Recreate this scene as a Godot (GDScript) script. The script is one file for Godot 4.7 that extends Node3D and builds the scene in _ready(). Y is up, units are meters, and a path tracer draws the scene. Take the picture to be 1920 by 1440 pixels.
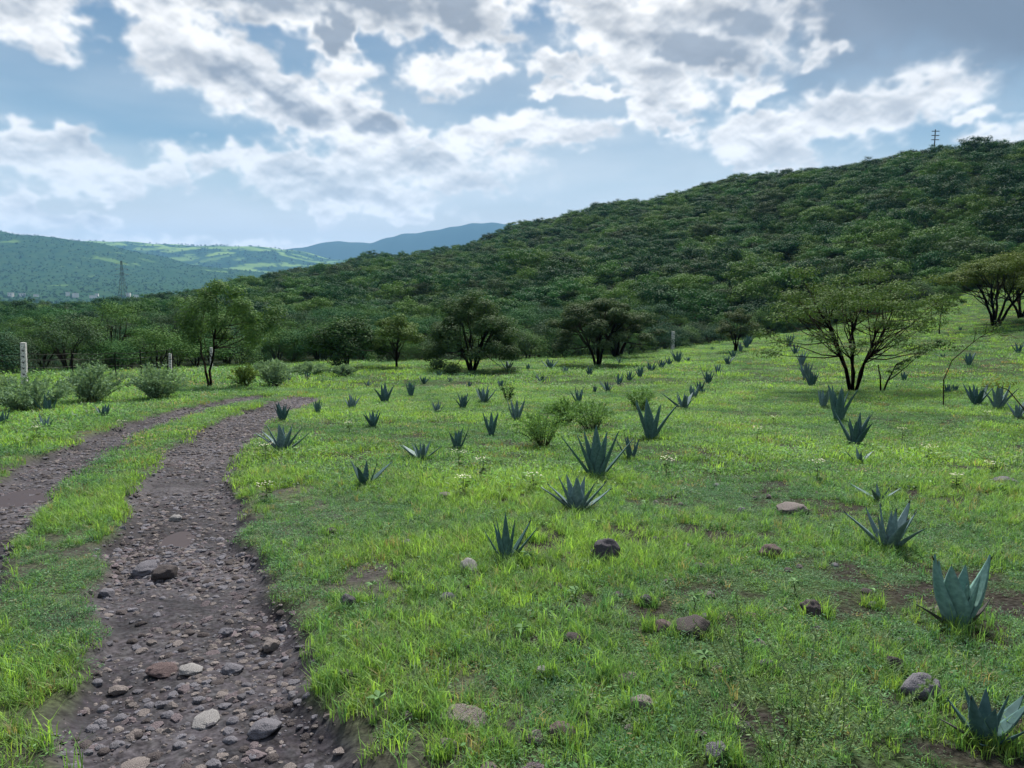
extends Node3D
# A stony farm track through a young agave field at the foot of a wooded hill, under broken cloud.
# x runs to the right, z = -d where d is the distance ahead; y is up, metres.

# the wooded hill: per x, where its slope begins (BASE_D), where its crest runs (CREST_D) and how high it is
const HX := [-400.0, -250.0, -180.0, -133.0, -105.0, -65.0, -31.0, 0.0, 31.0, 69.0, 95.0, 143.0, 173.0, 230.0, 320.0]
const BASE_D := [200.0, 200.0, 180.0, 150.0, 130.0, 100.0, 80.0, 72.0, 84.0, 92.0, 96.0, 100.0, 100.0, 100.0, 100.0]
const CREST_D := [400.0, 400.0, 395.0, 390.0, 380.0, 360.0, 345.0, 330.0, 315.0, 295.0, 285.0, 270.0, 260.0, 255.0, 255.0]
const CREST_H := [-12.0, -10.0, -7.0, -1.0, 6.0, 15.5, 19.5, 26.5, 31.0, 39.0, 40.5, 41.0, 42.0, 47.0, 52.0]
const HOLLOW := [2.2, 2.2, 2.2, 2.2, 2.2, 2.0, 1.6, 1.2, 1.0, 1.0, 1.0, 1.0, 1.0, 1.0, 1.0]   # how hollow the slope is
# where the wood begins
const WX := [-60.0, -22.0, -18.0, -14.5, -11.0, -8.0, 1.3, 8.0, 14.0, 19.0, 27.0, 40.0, 60.0]
const WD := [23.0, 27.0, 31.0, 38.0, 43.0, 45.0, 47.0, 56.0, 66.0, 72.0, 75.0, 76.0, 84.0]
# the two ruts of the track: x by distance
const RRD := [-2.0, 1.0, 2.47, 3.26, 3.88, 4.75, 6.07, 8.25, 10.4, 13.6, 16.8, 21.0, 26.0]
const RRX := [0.55, -0.55, -1.05, -1.4, -1.67, -2.1, -2.7, -3.56, -4.15, -4.67, -4.88, -5.2, -5.5]
const RLD := [-2.0, 1.0, 3.0, 4.44, 5.91, 6.95, 8.25, 10.1, 12.6, 14.6, 16.3, 18.1, 21.0, 26.0]
const RLX := [-1.1, -2.2, -2.95, -3.58, -4.3, -4.74, -5.25, -5.77, -6.2, -6.36, -6.3, -6.25, -6.4, -6.7]

# agaves: x, d, height, width, habit, label, group
const AGAVES := [
	[2.39, 3.98, 0.39, 0.51, 10, "large pale blue-green agave with broad upright leaves, nearest on the right", ""],
	[1.78, 2.74, 0.21, 0.38, 11, "dark agave with wide spread leaves cut by the bottom right corner", ""],
	[-0.04, 5.11, 0.34, 0.42, 12, "narrow-leaved upright agave beside the white rock in the middle foreground", ""],
	[0.58, 6.75, 0.36, 0.65, 13, "grey-blue star-shaped agave just behind the narrow-leaved one", ""],
	[0.96, 8.57, 0.51, 0.70, 14, "tall pointed agave right behind the grey-blue star-shaped agave", ""],
	[1.55, 9.92, 0.33, 0.32, 2, "small agave half hidden at the right side of the tall pointed agave", ""],
	[2.17, 11.89, 0.54, 0.61, 0, "dark agave with curled brown leaf beside the feathery green bush", ""],
	[2.79, 5.54, 0.40, 0.49, 1, "spiky agave wrapped in tall yellow-green grass right of the red-brown rock", ""],
	[3.54, 7.25, 0.22, 0.56, 2, "sparse agave with thin bent leaves behind the grass-wrapped spiky agave", ""],
	[4.29, 9.33, 0.19, 0.45, 2, "low blue agave with flat side leaves below the white-flowering weeds", ""],
	[4.96, 10.96, 0.44, 0.53, 0, "compact agave at the near end of the row below the big umbrella tree", ""],
	[6.17, 14.40, 0.60, 0.44, 0, "slim agave second from the near end of the row below the big umbrella tree", ""],
	[6.74, 16.54, 0.39, 0.41, 2, "small agave third in the row below the big umbrella tree", ""],
	[-3.02, 9.98, 0.40, 0.61, 13, "dark star-shaped agave beside the right edge of the stony track", ""],
	[-3.95, 13.11, 0.33, 0.36, 0, "small dark agave behind the star-shaped one beside the track", ""],
	[-3.68, 14.47, 0.26, 0.20, 2, "little two-pronged agave right of where the track bends away", ""],
	[-3.33, 15.85, 0.29, 0.33, 0, "small bushy agave fourth along from the track bend", ""],
	[-2.93, 17.61, 0.40, 0.49, 0, "mid-sized dark agave left of the tall grass, in front of the pale tree", ""],
	[-2.63, 19.83, 0.36, 0.30, 0, "slim agave just behind the mid-sized one below the pale tree", ""],
	[-2.36, 12.93, 0.27, 0.38, 2, "bluish agave with broad short leaves in the middle of the left field", ""],
	[-1.51, 7.77, 0.29, 0.41, 2, "tilted blue agave sunk in grass with a long leaf to one side", ""],
	[-1.15, 9.58, 0.25, 0.56, 1, "agave with widely spread thin leaves in the middle of the field", ""],
	[-0.77, 10.64, 0.32, 0.29, 0, "short agave just right of the widely spread thin-leaved one", ""],
	[-1.54, 15.71, 0.22, 0.33, 1, "tiny spread agave in the row of three left of the tall-leaved one", ""],
	[-1.06, 16.54, 0.31, 0.37, 0, "small agave in the row, left of the fan-shaped one", ""],
	[-0.65, 17.76, 0.37, 0.54, 1, "fan-shaped agave below the big dark thorn tree", ""],
	[0.08, 14.46, 0.42, 0.48, 0, "tall-leaved blue agave left of the feathery green bush", ""],
	[-0.33, 12.45, 0.34, 0.31, 2, "dark v-shaped agave below the tall-leaved blue one", ""],
	[-9.18, 15.05, 0.39, 0.50, 2, "dark agave in front of the grey shrubs by the fence post", ""],
	[-7.69, 12.52, 0.23, 0.31, 2, "small dark agave below the one by the fence post", ""],
	[-7.55, 14.09, 0.23, 0.39, 1, "low spread agave on the verge left of the track", ""],
	[-8.57, 12.81, 0.27, 0.21, 0, "pale blue agave cut by the left edge", ""],
	[3.79, 16.82, 0.37, 0.61, 1, "broad dense agave behind the dark curled-leaf one", ""],
	[1.53, 17.47, 0.36, 0.31, 2, "thin agave among the light green bushes", ""],
	[9.60, 15.80, 0.40, 0.57, 1, "agave of the pair beside the bare arching stem", ""],
	[9.47, 14.87, 0.47, 0.54, 0, "taller agave of the pair beside the bare arching stem", ""],
	[8.91, 13.42, 0.30, 0.37, 0, "agave cut by the right edge beyond the pair", ""],
	[4.54, 19.12, 0.34, 0.45, 0, "small blue agave in the line running up to the small round tree", "agaves in the line to the small round tree"],
	[5.09, 20.73, 0.30, 0.37, 1, "small blue agave in the line running up to the small round tree", "agaves in the line to the small round tree"],
	[12.85, 44.59, 0.50, 0.62, 0, "small blue agave in the line running up to the small round tree", "agaves in the line to the small round tree"],
	[2.64, 21.06, 0.30, 0.38, 2, "small blue-green agave scattered below the white fence post", "agaves below the white fence post"],
	[6.83, 35.10, 0.39, 0.58, 0, "small blue-green agave scattered below the white fence post", "agaves below the white fence post"],
	[3.80, 24.81, 0.32, 0.38, 1, "small blue-green agave scattered below the white fence post", "agaves below the white fence post"],
	[8.95, 22.87, 0.47, 0.51, 0, "blue agave in the line climbing left of the big umbrella tree", "agaves left of the big umbrella tree"],
	[7.67, 37.43, 0.42, 0.57, 2, "small blue-green agave scattered below the white fence post", "agaves below the white fence post"],
	[2.09, 30.03, 0.29, 0.54, 0, "small dark agave in the far part of the field below the thorn trees", "far agaves below the thorn trees"],
	[0.94, 24.62, 0.27, 0.41, 1, "small dark agave in the far part of the field below the thorn trees", "far agaves below the thorn trees"],
	[-0.31, 21.91, 0.24, 0.36, 0, "small dark agave in the far part of the field below the thorn trees", "far agaves below the thorn trees"],
	[-1.23, 22.00, 0.21, 0.34, 2, "small dark agave in the far part of the field below the thorn trees", "far agaves below the thorn trees"],
	[2.83, 28.00, 0.31, 0.47, 0, "small dark agave in the far part of the field below the thorn trees", "far agaves below the thorn trees"],
	[-2.83, 24.61, 0.24, 0.41, 1, "small dark agave in the far part of the field below the thorn trees", "far agaves below the thorn trees"],
	[-2.74, 28.73, 0.23, 0.44, 0, "small dark agave in the far part of the field below the thorn trees", "far agaves below the thorn trees"],
	[-0.19, 34.11, 0.43, 0.85, 2, "small dark agave in the far part of the field below the thorn trees", "far agaves below the thorn trees"],
	[1.80, 35.98, 0.46, 1.10, 0, "small dark agave in the far part of the field below the thorn trees", "far agaves below the thorn trees"],
	[-7.74, 26.45, 0.25, 0.37, 1, "small agave on the far verge before the pale grey shrubs", "far agaves beside the track"],
	[-7.43, 27.77, 0.27, 0.38, 0, "small agave on the far verge before the pale grey shrubs", "far agaves beside the track"],
	[-7.36, 23.32, 0.19, 0.23, 2, "small agave on the far verge before the pale grey shrubs", "far agaves beside the track"],
	[0.70, 33.50, 0.27, 0.46, 0, "small dark agave in the far part of the field below the thorn trees", "far agaves below the thorn trees"],
	[-2.02, 25.19, 0.16, 0.35, 1, "small dark agave in the far part of the field below the thorn trees", "far agaves below the thorn trees"],
	[-4.60, 24.42, 0.16, 0.34, 0, "small dark agave in the far part of the field below the thorn trees", "far agaves below the thorn trees"],
	[5.73, 40.87, 0.33, 0.57, 2, "small blue-green agave scattered below the white fence post", "agaves below the white fence post"],
	[8.62, 40.02, 0.64, 0.78, 0, "small blue-green agave scattered below the white fence post", "agaves below the white fence post"],
	[4.44, 26.57, 0.38, 0.33, 1, "small blue-green agave scattered below the white fence post", "agaves below the white fence post"],
	[5.84, 32.30, 0.41, 0.63, 0, "small blue-green agave scattered below the white fence post", "agaves below the white fence post"],
	[3.24, 23.24, 0.33, 0.42, 2, "small blue-green agave scattered below the white fence post", "agaves below the white fence post"],
	[2.26, 20.89, 0.20, 0.17, 0, "small blue-green agave scattered below the white fence post", "agaves below the white fence post"],
	[9.53, 41.59, 0.27, 0.52, 1, "small blue-green agave scattered below the white fence post", "agaves below the white fence post"],
	[6.12, 23.87, 0.38, 0.40, 0, "small blue agave in the line running up to the small round tree", "agaves in the line to the small round tree"],
	[8.01, 29.81, 0.38, 0.41, 2, "small blue agave in the line running up to the small round tree", "agaves in the line to the small round tree"],
	[10.29, 36.65, 0.41, 0.61, 0, "small blue agave in the line running up to the small round tree", "agaves in the line to the small round tree"],
	[5.05, 20.32, 0.15, 0.20, 1, "small blue agave in the line running up to the small round tree", "agaves in the line to the small round tree"],
	[17.45, 57.21, 0.82, 0.79, 0, "small blue agave in the line running up to the small round tree", "agaves in the line to the small round tree"],
	[15.39, 51.86, 0.58, 0.57, 2, "small blue agave in the line running up to the small round tree", "agaves in the line to the small round tree"],
	[14.77, 56.80, 0.32, 0.39, 0, "small blue-green agave scattered below the white fence post", "agaves below the white fence post"],
	[19.69, 63.87, 0.71, 0.62, 1, "small blue agave in the line running up to the small round tree", "agaves in the line to the small round tree"],
	[18.96, 52.61, 0.84, 0.80, 0, "blue agave in the line climbing left of the big umbrella tree", "agaves left of the big umbrella tree"],
	[16.05, 43.56, 0.62, 0.60, 2, "blue agave in the line climbing left of the big umbrella tree", "agaves left of the big umbrella tree"],
	[12.60, 33.40, 0.53, 0.69, 0, "blue agave in the line climbing left of the big umbrella tree", "agaves left of the big umbrella tree"],
	[9.96, 25.97, 0.54, 0.50, 1, "blue agave in the line climbing left of the big umbrella tree", "agaves left of the big umbrella tree"],
	[16.39, 27.52, 0.44, 0.61, 0, "small agave on the grassy slope right of the big umbrella tree", "agaves on the right slope"],
	[12.09, 23.61, 0.30, 0.29, 2, "small agave on the grassy slope right of the big umbrella tree", "agaves on the right slope"],
	[10.85, 19.06, 0.24, 0.29, 0, "small agave on the grassy slope right of the big umbrella tree", "agaves on the right slope"],
	[18.29, 32.60, 0.23, 0.59, 1, "small agave on the grassy slope right of the big umbrella tree", "agaves on the right slope"],
	[27.85, 47.95, 0.31, 0.46, 0, "small agave on the grassy slope right of the big umbrella tree", "agaves on the right slope"],
	[20.42, 31.01, 0.44, 0.52, 2, "small agave on the grassy slope right of the big umbrella tree", "agaves on the right slope"],
	[22.74, 45.17, 0.29, 0.63, 0, "small agave on the grassy slope right of the big umbrella tree", "agaves on the right slope"],
	[11.22, 19.37, 0.22, 0.19, 1, "small agave on the grassy slope right of the big umbrella tree", "agaves on the right slope"],
]
# rocks: x, d, width, height, colour, label
const ROCKS := [
	[0.64, 5.04, 0.181, 0.161, "dark", "round dark grey boulder in the grass right of the narrow-leaved agave"],
	[-0.28, 4.83, 0.134, 0.087, "white", "pale white rock beside the narrow-leaved agave"],
	[1.83, 5.22, 0.152, 0.098, "red", "red-brown rock left of the grass-wrapped agave"],
	[1.65, 4.05, 0.118, 0.090, "brown", "dark brown rock left of the large pale agave"],
	[-0.71, 4.72, 0.072, 0.052, "pink", "small pink rock near the right bank of the track"],
	[-0.93, 4.18, 0.093, 0.081, "dark", "dark angular stone flake on the right bank of the track"],
	[0.19, 2.71, 0.101, 0.064, "red", "knobbly red-brown rock at the bottom centre"],
	[-0.19, 2.82, 0.172, 0.043, "tan", "long flat tan rock at the bottom centre"],
	[-0.37, 2.94, 0.069, 0.041, "pink", "rounded pinkish rock left above the long flat tan rock"],
	[0.53, 2.94, 0.098, 0.069, "tan", "tan rock above the bottom edge right of the red-brown one"],
	[0.50, 3.18, 0.106, 0.040, "brown", "flat brown rock buried in bright grass at bottom centre"],
	[1.73, 3.06, 0.161, 0.097, "grey", "squarish light grey rock beside the corner agave"],
	[-0.64, 7.08, 0.157, 0.078, "pink", "small pinkish rock in the grass left of the star-shaped agave"],
	[2.51, 6.67, 0.249, 0.111, "tan", "flat tan rock on bare soil right of the field centre"],
	[0.78, 3.79, 0.105, 0.058, "red", "reddish rock at the edge of the low stone mound"],
	[0.92, 3.73, 0.181, 0.093, "brown", "low brown mound rock covered by grass right of the reddish rock"],
	[0.14, 3.30, 0.064, 0.041, "white", "small white stone in the grass above the bottom edge"],
	[0.74, 2.59, 0.083, 0.061, "grey", "grey stone at the bottom edge below the wispy herb"],
	[1.16, 3.33, 0.083, 0.055, "dark", "dark blue-grey stone under the wispy herb"],
	[1.76, 3.36, 0.074, 0.070, "brown", "brown stone behind the squarish light grey rock"],
	[-0.62, 3.54, 0.078, 0.039, "red", "red stone on the right bank of the track"],
	[1.31, 3.99, 0.099, 0.033, "red", "small flat red stone left of the dark brown rock"],
	[-0.06, 2.65, 0.059, 0.044, "brown", "brown cobble at the bottom edge below the long flat rock"],
	[-0.24, 2.65, 0.062, 0.037, "dark", "dark cobble at the bottom edge beside the brown one"],
	[-0.74, 3.23, 0.076, 0.058, "brown", "brown stone on the crumbling bank right of the track"],
	[-1.27, 3.85, 0.101, 0.048, "tan", "flat tan stone on the right side of the near rut"],
	[-1.72, 3.57, 0.128, 0.040, "red", "flat reddish stone in the middle of the near rut"],
	[-1.31, 3.08, 0.119, 0.030, "white", "thin white-crusted stone in the middle of the near rut"],
	[-1.02, 2.96, 0.123, 0.049, "grey", "long slanted grey stone low in the near rut"],
	[-2.60, 5.21, 0.224, 0.079, "grey", "half-buried grey slab on the left shoulder of the near rut"],
	[-2.36, 5.03, 0.160, 0.091, "brown", "half-buried brown slab beside the grey slab in the near rut"],
	[-1.37, 3.57, 0.099, 0.040, "grey", "grey stone in the right part of the near rut"],
	[-2.59, 4.72, 0.091, 0.059, "grey", "angular grey stone on the left shoulder of the track"],
	[-1.58, 3.57, 0.109, 0.040, "white", "pale flat stone in the middle of the near rut"],
	[-1.46, 2.76, 0.115, 0.031, "tan", "flat tan stone at the bottom of the near rut"],
	[-3.02, 6.71, 0.111, 0.056, "white", "pale stone beside the small puddle in the near rut"],
	[-1.59, 4.08, 0.085, 0.045, "grey", "grey cobble in the right half of the near rut"],
	[-1.85, 3.41, 0.080, 0.033, "tan", "tan stone on the left side of the near rut"],
	[-1.40, 5.77, 0.096, 0.056, "brown", "brown stone on the field edge right of the track"],
	[2.06, 4.21, 0.058, 0.041, "grey", "grey stone beside a seedling left of the large pale agave"],
	[5.14, 7.81, 0.216, 0.087, "grey", "grey stones patch rock near the right edge"],
	[1.29, 5.47, 0.076, 0.045, "grey", "small grey stone right of the round dark boulder"],
	[0.77, 4.22, 0.076, 0.053, "dark", "dark stone below the round dark boulder"],
	[1.04, 3.95, 0.066, 0.044, "grey", "light grey stone above the low brown mound rock"],
]
const WEEDS := [
	Vector2(1.01, 4.12),
	Vector2(0.87, 3.33),
	Vector2(0.37, 4.32),
	Vector2(-0.54, 2.96),
	Vector2(0.05, 3.70),
	Vector2(2.14, 4.38),
	Vector2(-0.83, 4.41),
	Vector2(-0.63, 8.95),
	Vector2(-0.15, 6.16),
	Vector2(2.78, 9.87),
	Vector2(4.67, 13.58),
	Vector2(5.87, 11.44),
	Vector2(6.12, 12.45),
	Vector2(3.65, 11.28),
	Vector2(-0.46, 7.21),
	Vector2(-0.91, 6.71),
	Vector2(-2.30, 7.04),
	Vector2(-0.94, 5.73),
	Vector2(0.67, 5.92),
	Vector2(0.21, 7.59),
	Vector2(-0.32, 8.25),
	Vector2(4.83, 7.42),
	Vector2(5.16, 8.12),
	Vector2(3.29, 8.16),
	Vector2(4.78, 15.50),
	Vector2(1.74, 8.48),
	Vector2(4.46, 7.59),
	Vector2(-2.59, 10.86),
	Vector2(-2.56, 11.95),
	Vector2(-2.95, 9.09),
	Vector2(0.11, 5.00),
	Vector2(-1.89, 6.67),
	Vector2(1.20, 6.79),
	Vector2(2.50, 5.85),
	Vector2(-6.56, 12.81),
	Vector2(-6.92, 11.07),
	Vector2(1.68, 4.41),
	Vector2(8.33, 13.35),
	Vector2(5.08, 9.24),
	Vector2(7.59, 13.05),
]
# clouds: bearing, elevation, half width, half height (degrees), tilt, thickness, greyness
const CLOUDS := [
	[-22.40, 16.02, 3.49, 2.27, 0, 1.00, 0.25],
	[-19.12, 14.90, 5.25, 2.32, -18, 1.00, 0.45],
	[-14.99, 13.38, 5.75, 1.84, -18, 1.00, 0.50],
	[-9.90, 12.31, 4.69, 1.25, -12, 1.00, 0.50],
	[-11.69, 14.92, 2.14, 2.33, 0, 0.80, 0.20],
	[-12.53, 17.67, 1.74, 2.32, 0, 1.20, 1.30],
	[-30.49, 16.86, 3.59, 1.88, -15, 1.00, 0.35],
	[-23.54, 18.77, 4.73, 0.95, 0, 0.90, 0.30],
	[-16.90, 19.37, 6.07, 1.97, -8, 1.00, 0.80],
	[-9.74, 19.91, 4.69, 1.96, -8, 1.00, 0.90],
	[-3.78, 19.44, 4.95, 1.82, -22, 1.00, 0.60],
	[-6.76, 21.30, 11.82, 1.97, 0, 1.00, 0.90],
	[-1.14, 18.24, 2.38, 0.63, -25, 0.70, 0.10],
	[-4.76, 15.85, 2.61, 1.42, 0, 0.90, 0.10],
	[-1.34, 16.30, 1.98, 0.95, 0, 0.80, 0.10],
	[3.05, 15.95, 3.17, 0.71, -15, 0.75, 0.10],
	[7.18, 18.11, 3.94, 3.15, -30, 0.95, 0.15],
	[11.96, 18.83, 6.21, 2.72, 0, 1.00, 0.40],
	[13.09, 16.99, 5.80, 1.93, -8, 1.10, 1.20],
	[15.89, 18.22, 4.20, 1.91, 0, 1.00, 0.90],
	[20.77, 15.81, 1.56, 0.96, 0, 0.95, 0.05],
	[10.96, 14.95, 4.67, 1.56, -20, 0.70, 0.30],
	[6.49, 14.16, 5.13, 0.47, -4, 0.80, 0.05],
	[2.30, 14.45, 0.87, 0.71, 0, 0.80, 0.10],
	[9.71, 12.77, 1.76, 0.63, 18, 0.80, 0.05],
	[11.76, 12.10, 1.75, 0.43, 8, 0.75, 0.05],
	[16.58, 13.61, 1.52, 0.84, 30, 0.75, 0.05],
	[21.94, 11.71, 8.47, 1.62, 6, 0.90, 0.12],
	[26.37, 12.12, 3.02, 1.56, 25, 0.85, 0.15],
	[17.88, 11.50, 4.15, 1.36, 0, 0.80, 0.10],
	[30.54, 11.36, 2.05, 0.41, 0, 0.70, 0.10],
	[32.02, 9.96, 2.02, 0.84, 0, 0.70, 0.10],
	[19.32, 9.93, 2.62, 1.35, 0, 1.00, 0.10],
	[17.43, 9.45, 2.08, 0.53, 0, 0.80, 0.10],
	[-31.40, 8.78, 3.73, 1.56, 0, 0.95, 0.15],
	[-29.34, 9.86, 1.59, 0.83, 0, 0.90, 0.10],
	[-32.34, 9.31, 1.68, 1.21, 0, 0.90, 0.10],
	[-20.36, 9.56, 4.46, 1.26, 0, 0.90, 0.35],
	[-25.98, 7.65, 4.10, 1.00, 12, 0.90, 0.15],
	[-15.13, 8.85, 8.04, 1.53, -6, 0.90, 0.30],
	[-7.69, 9.81, 8.65, 1.81, -4, 0.85, 0.25],
	[-0.39, 11.89, 4.76, 1.27, 6, 0.90, 0.10],
	[-3.87, 8.22, 5.15, 0.87, -4, 0.85, 0.25],
	[-12.24, 7.50, 7.37, 1.16, -4, 0.70, 0.35],
	[3.85, 11.68, 3.56, 0.95, 0, 0.70, 0.10],
	[-32.45, 5.21, 1.54, 1.21, 0, 0.95, 0.10],
	[-30.35, 4.87, 1.58, 0.62, 0, 0.85, 0.10],
	[-28.12, 4.98, 1.54, 0.49, 0, 0.85, 0.05],
	[-8.70, 5.88, 2.20, 0.51, 0, 0.80, 0.10],
	[-13.57, 5.93, 1.08, 0.85, 0, 0.70, 0.10],
	[-24.26, 3.72, 10.85, 0.51, 0, 0.50, 0.10],
]

class MB:
	var v := PackedVector3Array()
	var n := PackedVector3Array()
	var c := PackedColorArray()
	var i := PackedInt32Array()
	func quad(a: Vector3, b: Vector3, cc: Vector3, d: Vector3, col: Color) -> void:
		var k := v.size()
		var nn := (cc - a).cross(b - a).normalized()
		v.append(a); v.append(b); v.append(cc); v.append(d)
		for q in 4:
			n.append(nn); c.append(col)
		i.append(k); i.append(k + 1); i.append(k + 2); i.append(k); i.append(k + 2); i.append(k + 3)
	func tri(a: Vector3, b: Vector3, cc: Vector3, col: Color) -> void:
		var k := v.size()
		var nn := (cc - a).cross(b - a).normalized()
		v.append(a); v.append(b); v.append(cc)
		for q in 3:
			n.append(nn); c.append(col)
		i.append(k); i.append(k + 1); i.append(k + 2)
	func box(at: Vector3, s: Vector3, col: Color, basis := Basis()) -> void:
		var h := s * 0.5
		for ax in 3:
			for sg in [-1.0, 1.0]:
				var o := Vector3.ZERO; o[ax] = h[ax] * sg
				var u := Vector3.ZERO; u[(ax + 1) % 3] = h[(ax + 1) % 3] * sg
				var w := Vector3.ZERO; w[(ax + 2) % 3] = h[(ax + 2) % 3]
				quad(at + basis * (o - u - w), at + basis * (o - u + w), at + basis * (o + u + w), at + basis * (o + u - w), col)
	func tube(p: PackedVector3Array, r0: float, r1: float, sides: int, col: Color) -> void:
		var k := v.size()
		var m := p.size()
		var side := Vector3.RIGHT
		for q in m:
			var t := (p[mini(q + 1, m - 1)] - p[maxi(q - 1, 0)]).normalized()
			if absf(t.dot(side)) > 0.9:
				side = Vector3.BACK
			var a := (side - t * side.dot(t)).normalized()
			var b := t.cross(a)
			var r := lerpf(r0, r1, float(q) / (m - 1))
			for s in sides:
				var e := a * cos(TAU * s / sides) + b * sin(TAU * s / sides)
				v.append(p[q] + e * r); n.append(e); c.append(col)
		for q in m - 1:
			for s in sides:
				var s2 := (s + 1) % sides
				var a0 := k + q * sides + s
				var a1 := k + q * sides + s2
				i.append(a0); i.append(a1); i.append(a1 + sides); i.append(a0); i.append(a1 + sides); i.append(a0 + sides)
	func mesh(m: Material, into: ArrayMesh = null) -> ArrayMesh:
		var am := into if into else ArrayMesh.new()
		if v.size() == 0:
			return am
		var ar := []
		ar.resize(Mesh.ARRAY_MAX)
		ar[Mesh.ARRAY_VERTEX] = v; ar[Mesh.ARRAY_NORMAL] = n; ar[Mesh.ARRAY_COLOR] = c; ar[Mesh.ARRAY_INDEX] = i
		am.add_surface_from_arrays(Mesh.PRIMITIVE_TRIANGLES, ar)
		am.surface_set_material(am.get_surface_count() - 1, m)
		return am

var taken := {}
var M := {}
var patch_noise := FastNoiseLite.new()
var fine_noise := FastNoiseLite.new()

# ---------------------------------------------------------------- shape of the land
func tab(xs: Array, ys: Array, x: float) -> float:
	var m := xs.size()
	if x <= xs[0]:
		return ys[0]
	if x >= xs[m - 1]:
		return ys[m - 1]
	var k: int = xs.bsearch(x, false) - 1
	var t: float = (x - xs[k]) / (xs[k + 1] - xs[k])
	t = t * t * (3.0 - 2.0 * t) * 0.5 + t * 0.5
	return lerpf(ys[k], ys[k + 1], t)

func field(x: float, d: float) -> float:
	var h := -0.045 * d if d < 90.0 else -4.05 - 0.012 * (d - 90.0)
	var q := maxf(0.0, x - 5.0)
	h += 0.0035 * q * q if q < 40.0 else 5.6 + 0.28 * (q - 40.0)
	return h + 0.06 * sin(0.35 * x + 0.5) * sin(0.27 * d + 1.0) + 0.03 * sin(0.9 * x + 0.4 * d)

func land(x: float, d: float) -> float:
	if d < 70.0:
		return field(x, d)
	var b := tab(HX, BASE_D, x)
	if d <= b:
		return field(x, d)
	var r := tab(HX, CREST_D, x)
	var hr := tab(HX, CREST_H, x) + 1.2 * sin(x * 0.07) + 0.8 * sin(x * 0.19 + 1.0)
	if d <= r:
		var t := (d - b) / (r - b)
		var s := pow(t * (1.3 - 0.3 * t), tab(HX, HOLLOW, x))
		return lerpf(field(x, b), hr, s) + (2.2 * sin(x * 0.05 + d * 0.021) + 1.2 * sin(x * 0.11 - d * 0.06 + 2.0)) * t * (1.0 - t) * 3.0
	return lerpf(hr, -9.0, smoothstep(r, r + 450.0, d))

func rut(x: float, d: float) -> float:   # 1 in the middle of a rut, 0 outside
	if d > 21.5 or d < -2.0 or x > 1.5 or x < -8.0:
		return 0.0
	var er := absf(x - tab(RRD, RRX, d)) / (0.55 + 0.02 * (1.0 - smoothstep(4.0, 7.5, d)))
	var el := absf(x - tab(RLD, RLX, d)) / 0.44
	var e := minf(er, el) + 0.2 * fine_noise.get_noise_2d(x * 22.0, d * 22.0)
	return (1.0 - smoothstep(0.72, 1.12, e)) * (1.0 - smoothstep(17.5, 20.5, d + 2.0 * fine_noise.get_noise_2d(x * 9.0, d * 9.0)))

func bare(x: float, d: float) -> float:  # patches of bare soil in the turf
	var b := patch_noise.get_noise_2d(x * 10.0, d * 10.0) * 0.7 + patch_noise.get_noise_2d(x * 42.0 + 50.0, d * 42.0) * 0.5
	return smoothstep(0.04, 0.30, b)

func top(x: float, d: float) -> float:   # what one stands on
	var inside := in_track(x, d)
	return maxf(track_y(x, d), land(x, d) - 0.3 * smoothstep(0.35, 0.8, inside)) if inside > 0.0 else land(x, d)

func in_track(x: float, d: float) -> float:   # metres inside the edge of the track's strip
	if d > 22.0 or d < -1.0:
		return -1.0
	return minf(minf(tab(RRD, RRX, d) + 1.5 - x, x - tab(RLD, RLX, d) + 1.5), minf(22.0 - d, d + 1.0))

func track_y(x: float, d: float) -> float:
	var r := rut(x, d)
	var f := fine_noise.get_noise_2d(x * 30.0, d * 30.0)
	return land(x, d) + 0.02 - 0.085 * r + (0.022 * f + 0.03 * fine_noise.get_noise_2d(x * 8.0 + 90.0, d * 8.0)) * (0.3 + 0.9 * r) - 0.16 * (1.0 - smoothstep(0.0, 0.16, in_track(x, d)))

func on(x: float, d: float, sink := 0.0) -> Vector3:
	return Vector3(x, top(x, d) - sink, -d)

# ---------------------------------------------------------------- helpers
func numbered(called: String) -> String:
	var k: int = taken.get(called, 0)
	taken[called] = k + 1
	return called if k == 0 else "%s_%03d" % [called, k]

func tag(o: Node, label: String, category: String, group := "") -> void:
	o.set_meta("label", label); o.set_meta("category", category)
	if group:
		o.set_meta("group", group)

func thing(called: String, at: Vector3, label: String, category: String, group := "", turn := 0.0) -> Node3D:
	var o := Node3D.new()
	o.name = numbered(called)
	add_child(o)
	o.position = at; o.rotation.y = turn
	tag(o, label, category, group)
	return o

func part(called: String, m: Mesh, parent: Node, material: Material = null) -> MeshInstance3D:
	var o := MeshInstance3D.new()
	o.name = called; o.mesh = m
	if material:
		o.material_override = material
	parent.add_child(o, true)
	return o

func single(called: String, m: Mesh, at: Vector3, label: String, category: String, group := "") -> MeshInstance3D:
	var o := part(numbered(called), m, self)
	o.position = at
	tag(o, label, category, group)
	return o

func structure(called: String, m: Mesh) -> MeshInstance3D:
	var o := part(numbered(called), m, self)
	o.set_meta("kind", "structure")
	return o

func stuff(called: String, m: Mesh, places: Array, tints: Array, label: String, category: String) -> void:
	if places.is_empty():
		return
	var mm := MultiMesh.new()
	mm.transform_format = MultiMesh.TRANSFORM_3D
	mm.use_colors = true
	mm.mesh = m
	mm.instance_count = places.size()
	for k in places.size():
		mm.set_instance_transform(k, places[k]); mm.set_instance_color(k, tints[k])
	var o := MultiMeshInstance3D.new()
	o.name = numbered(called); o.multimesh = mm
	add_child(o)
	tag(o, label, category); o.set_meta("kind", "stuff")

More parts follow.
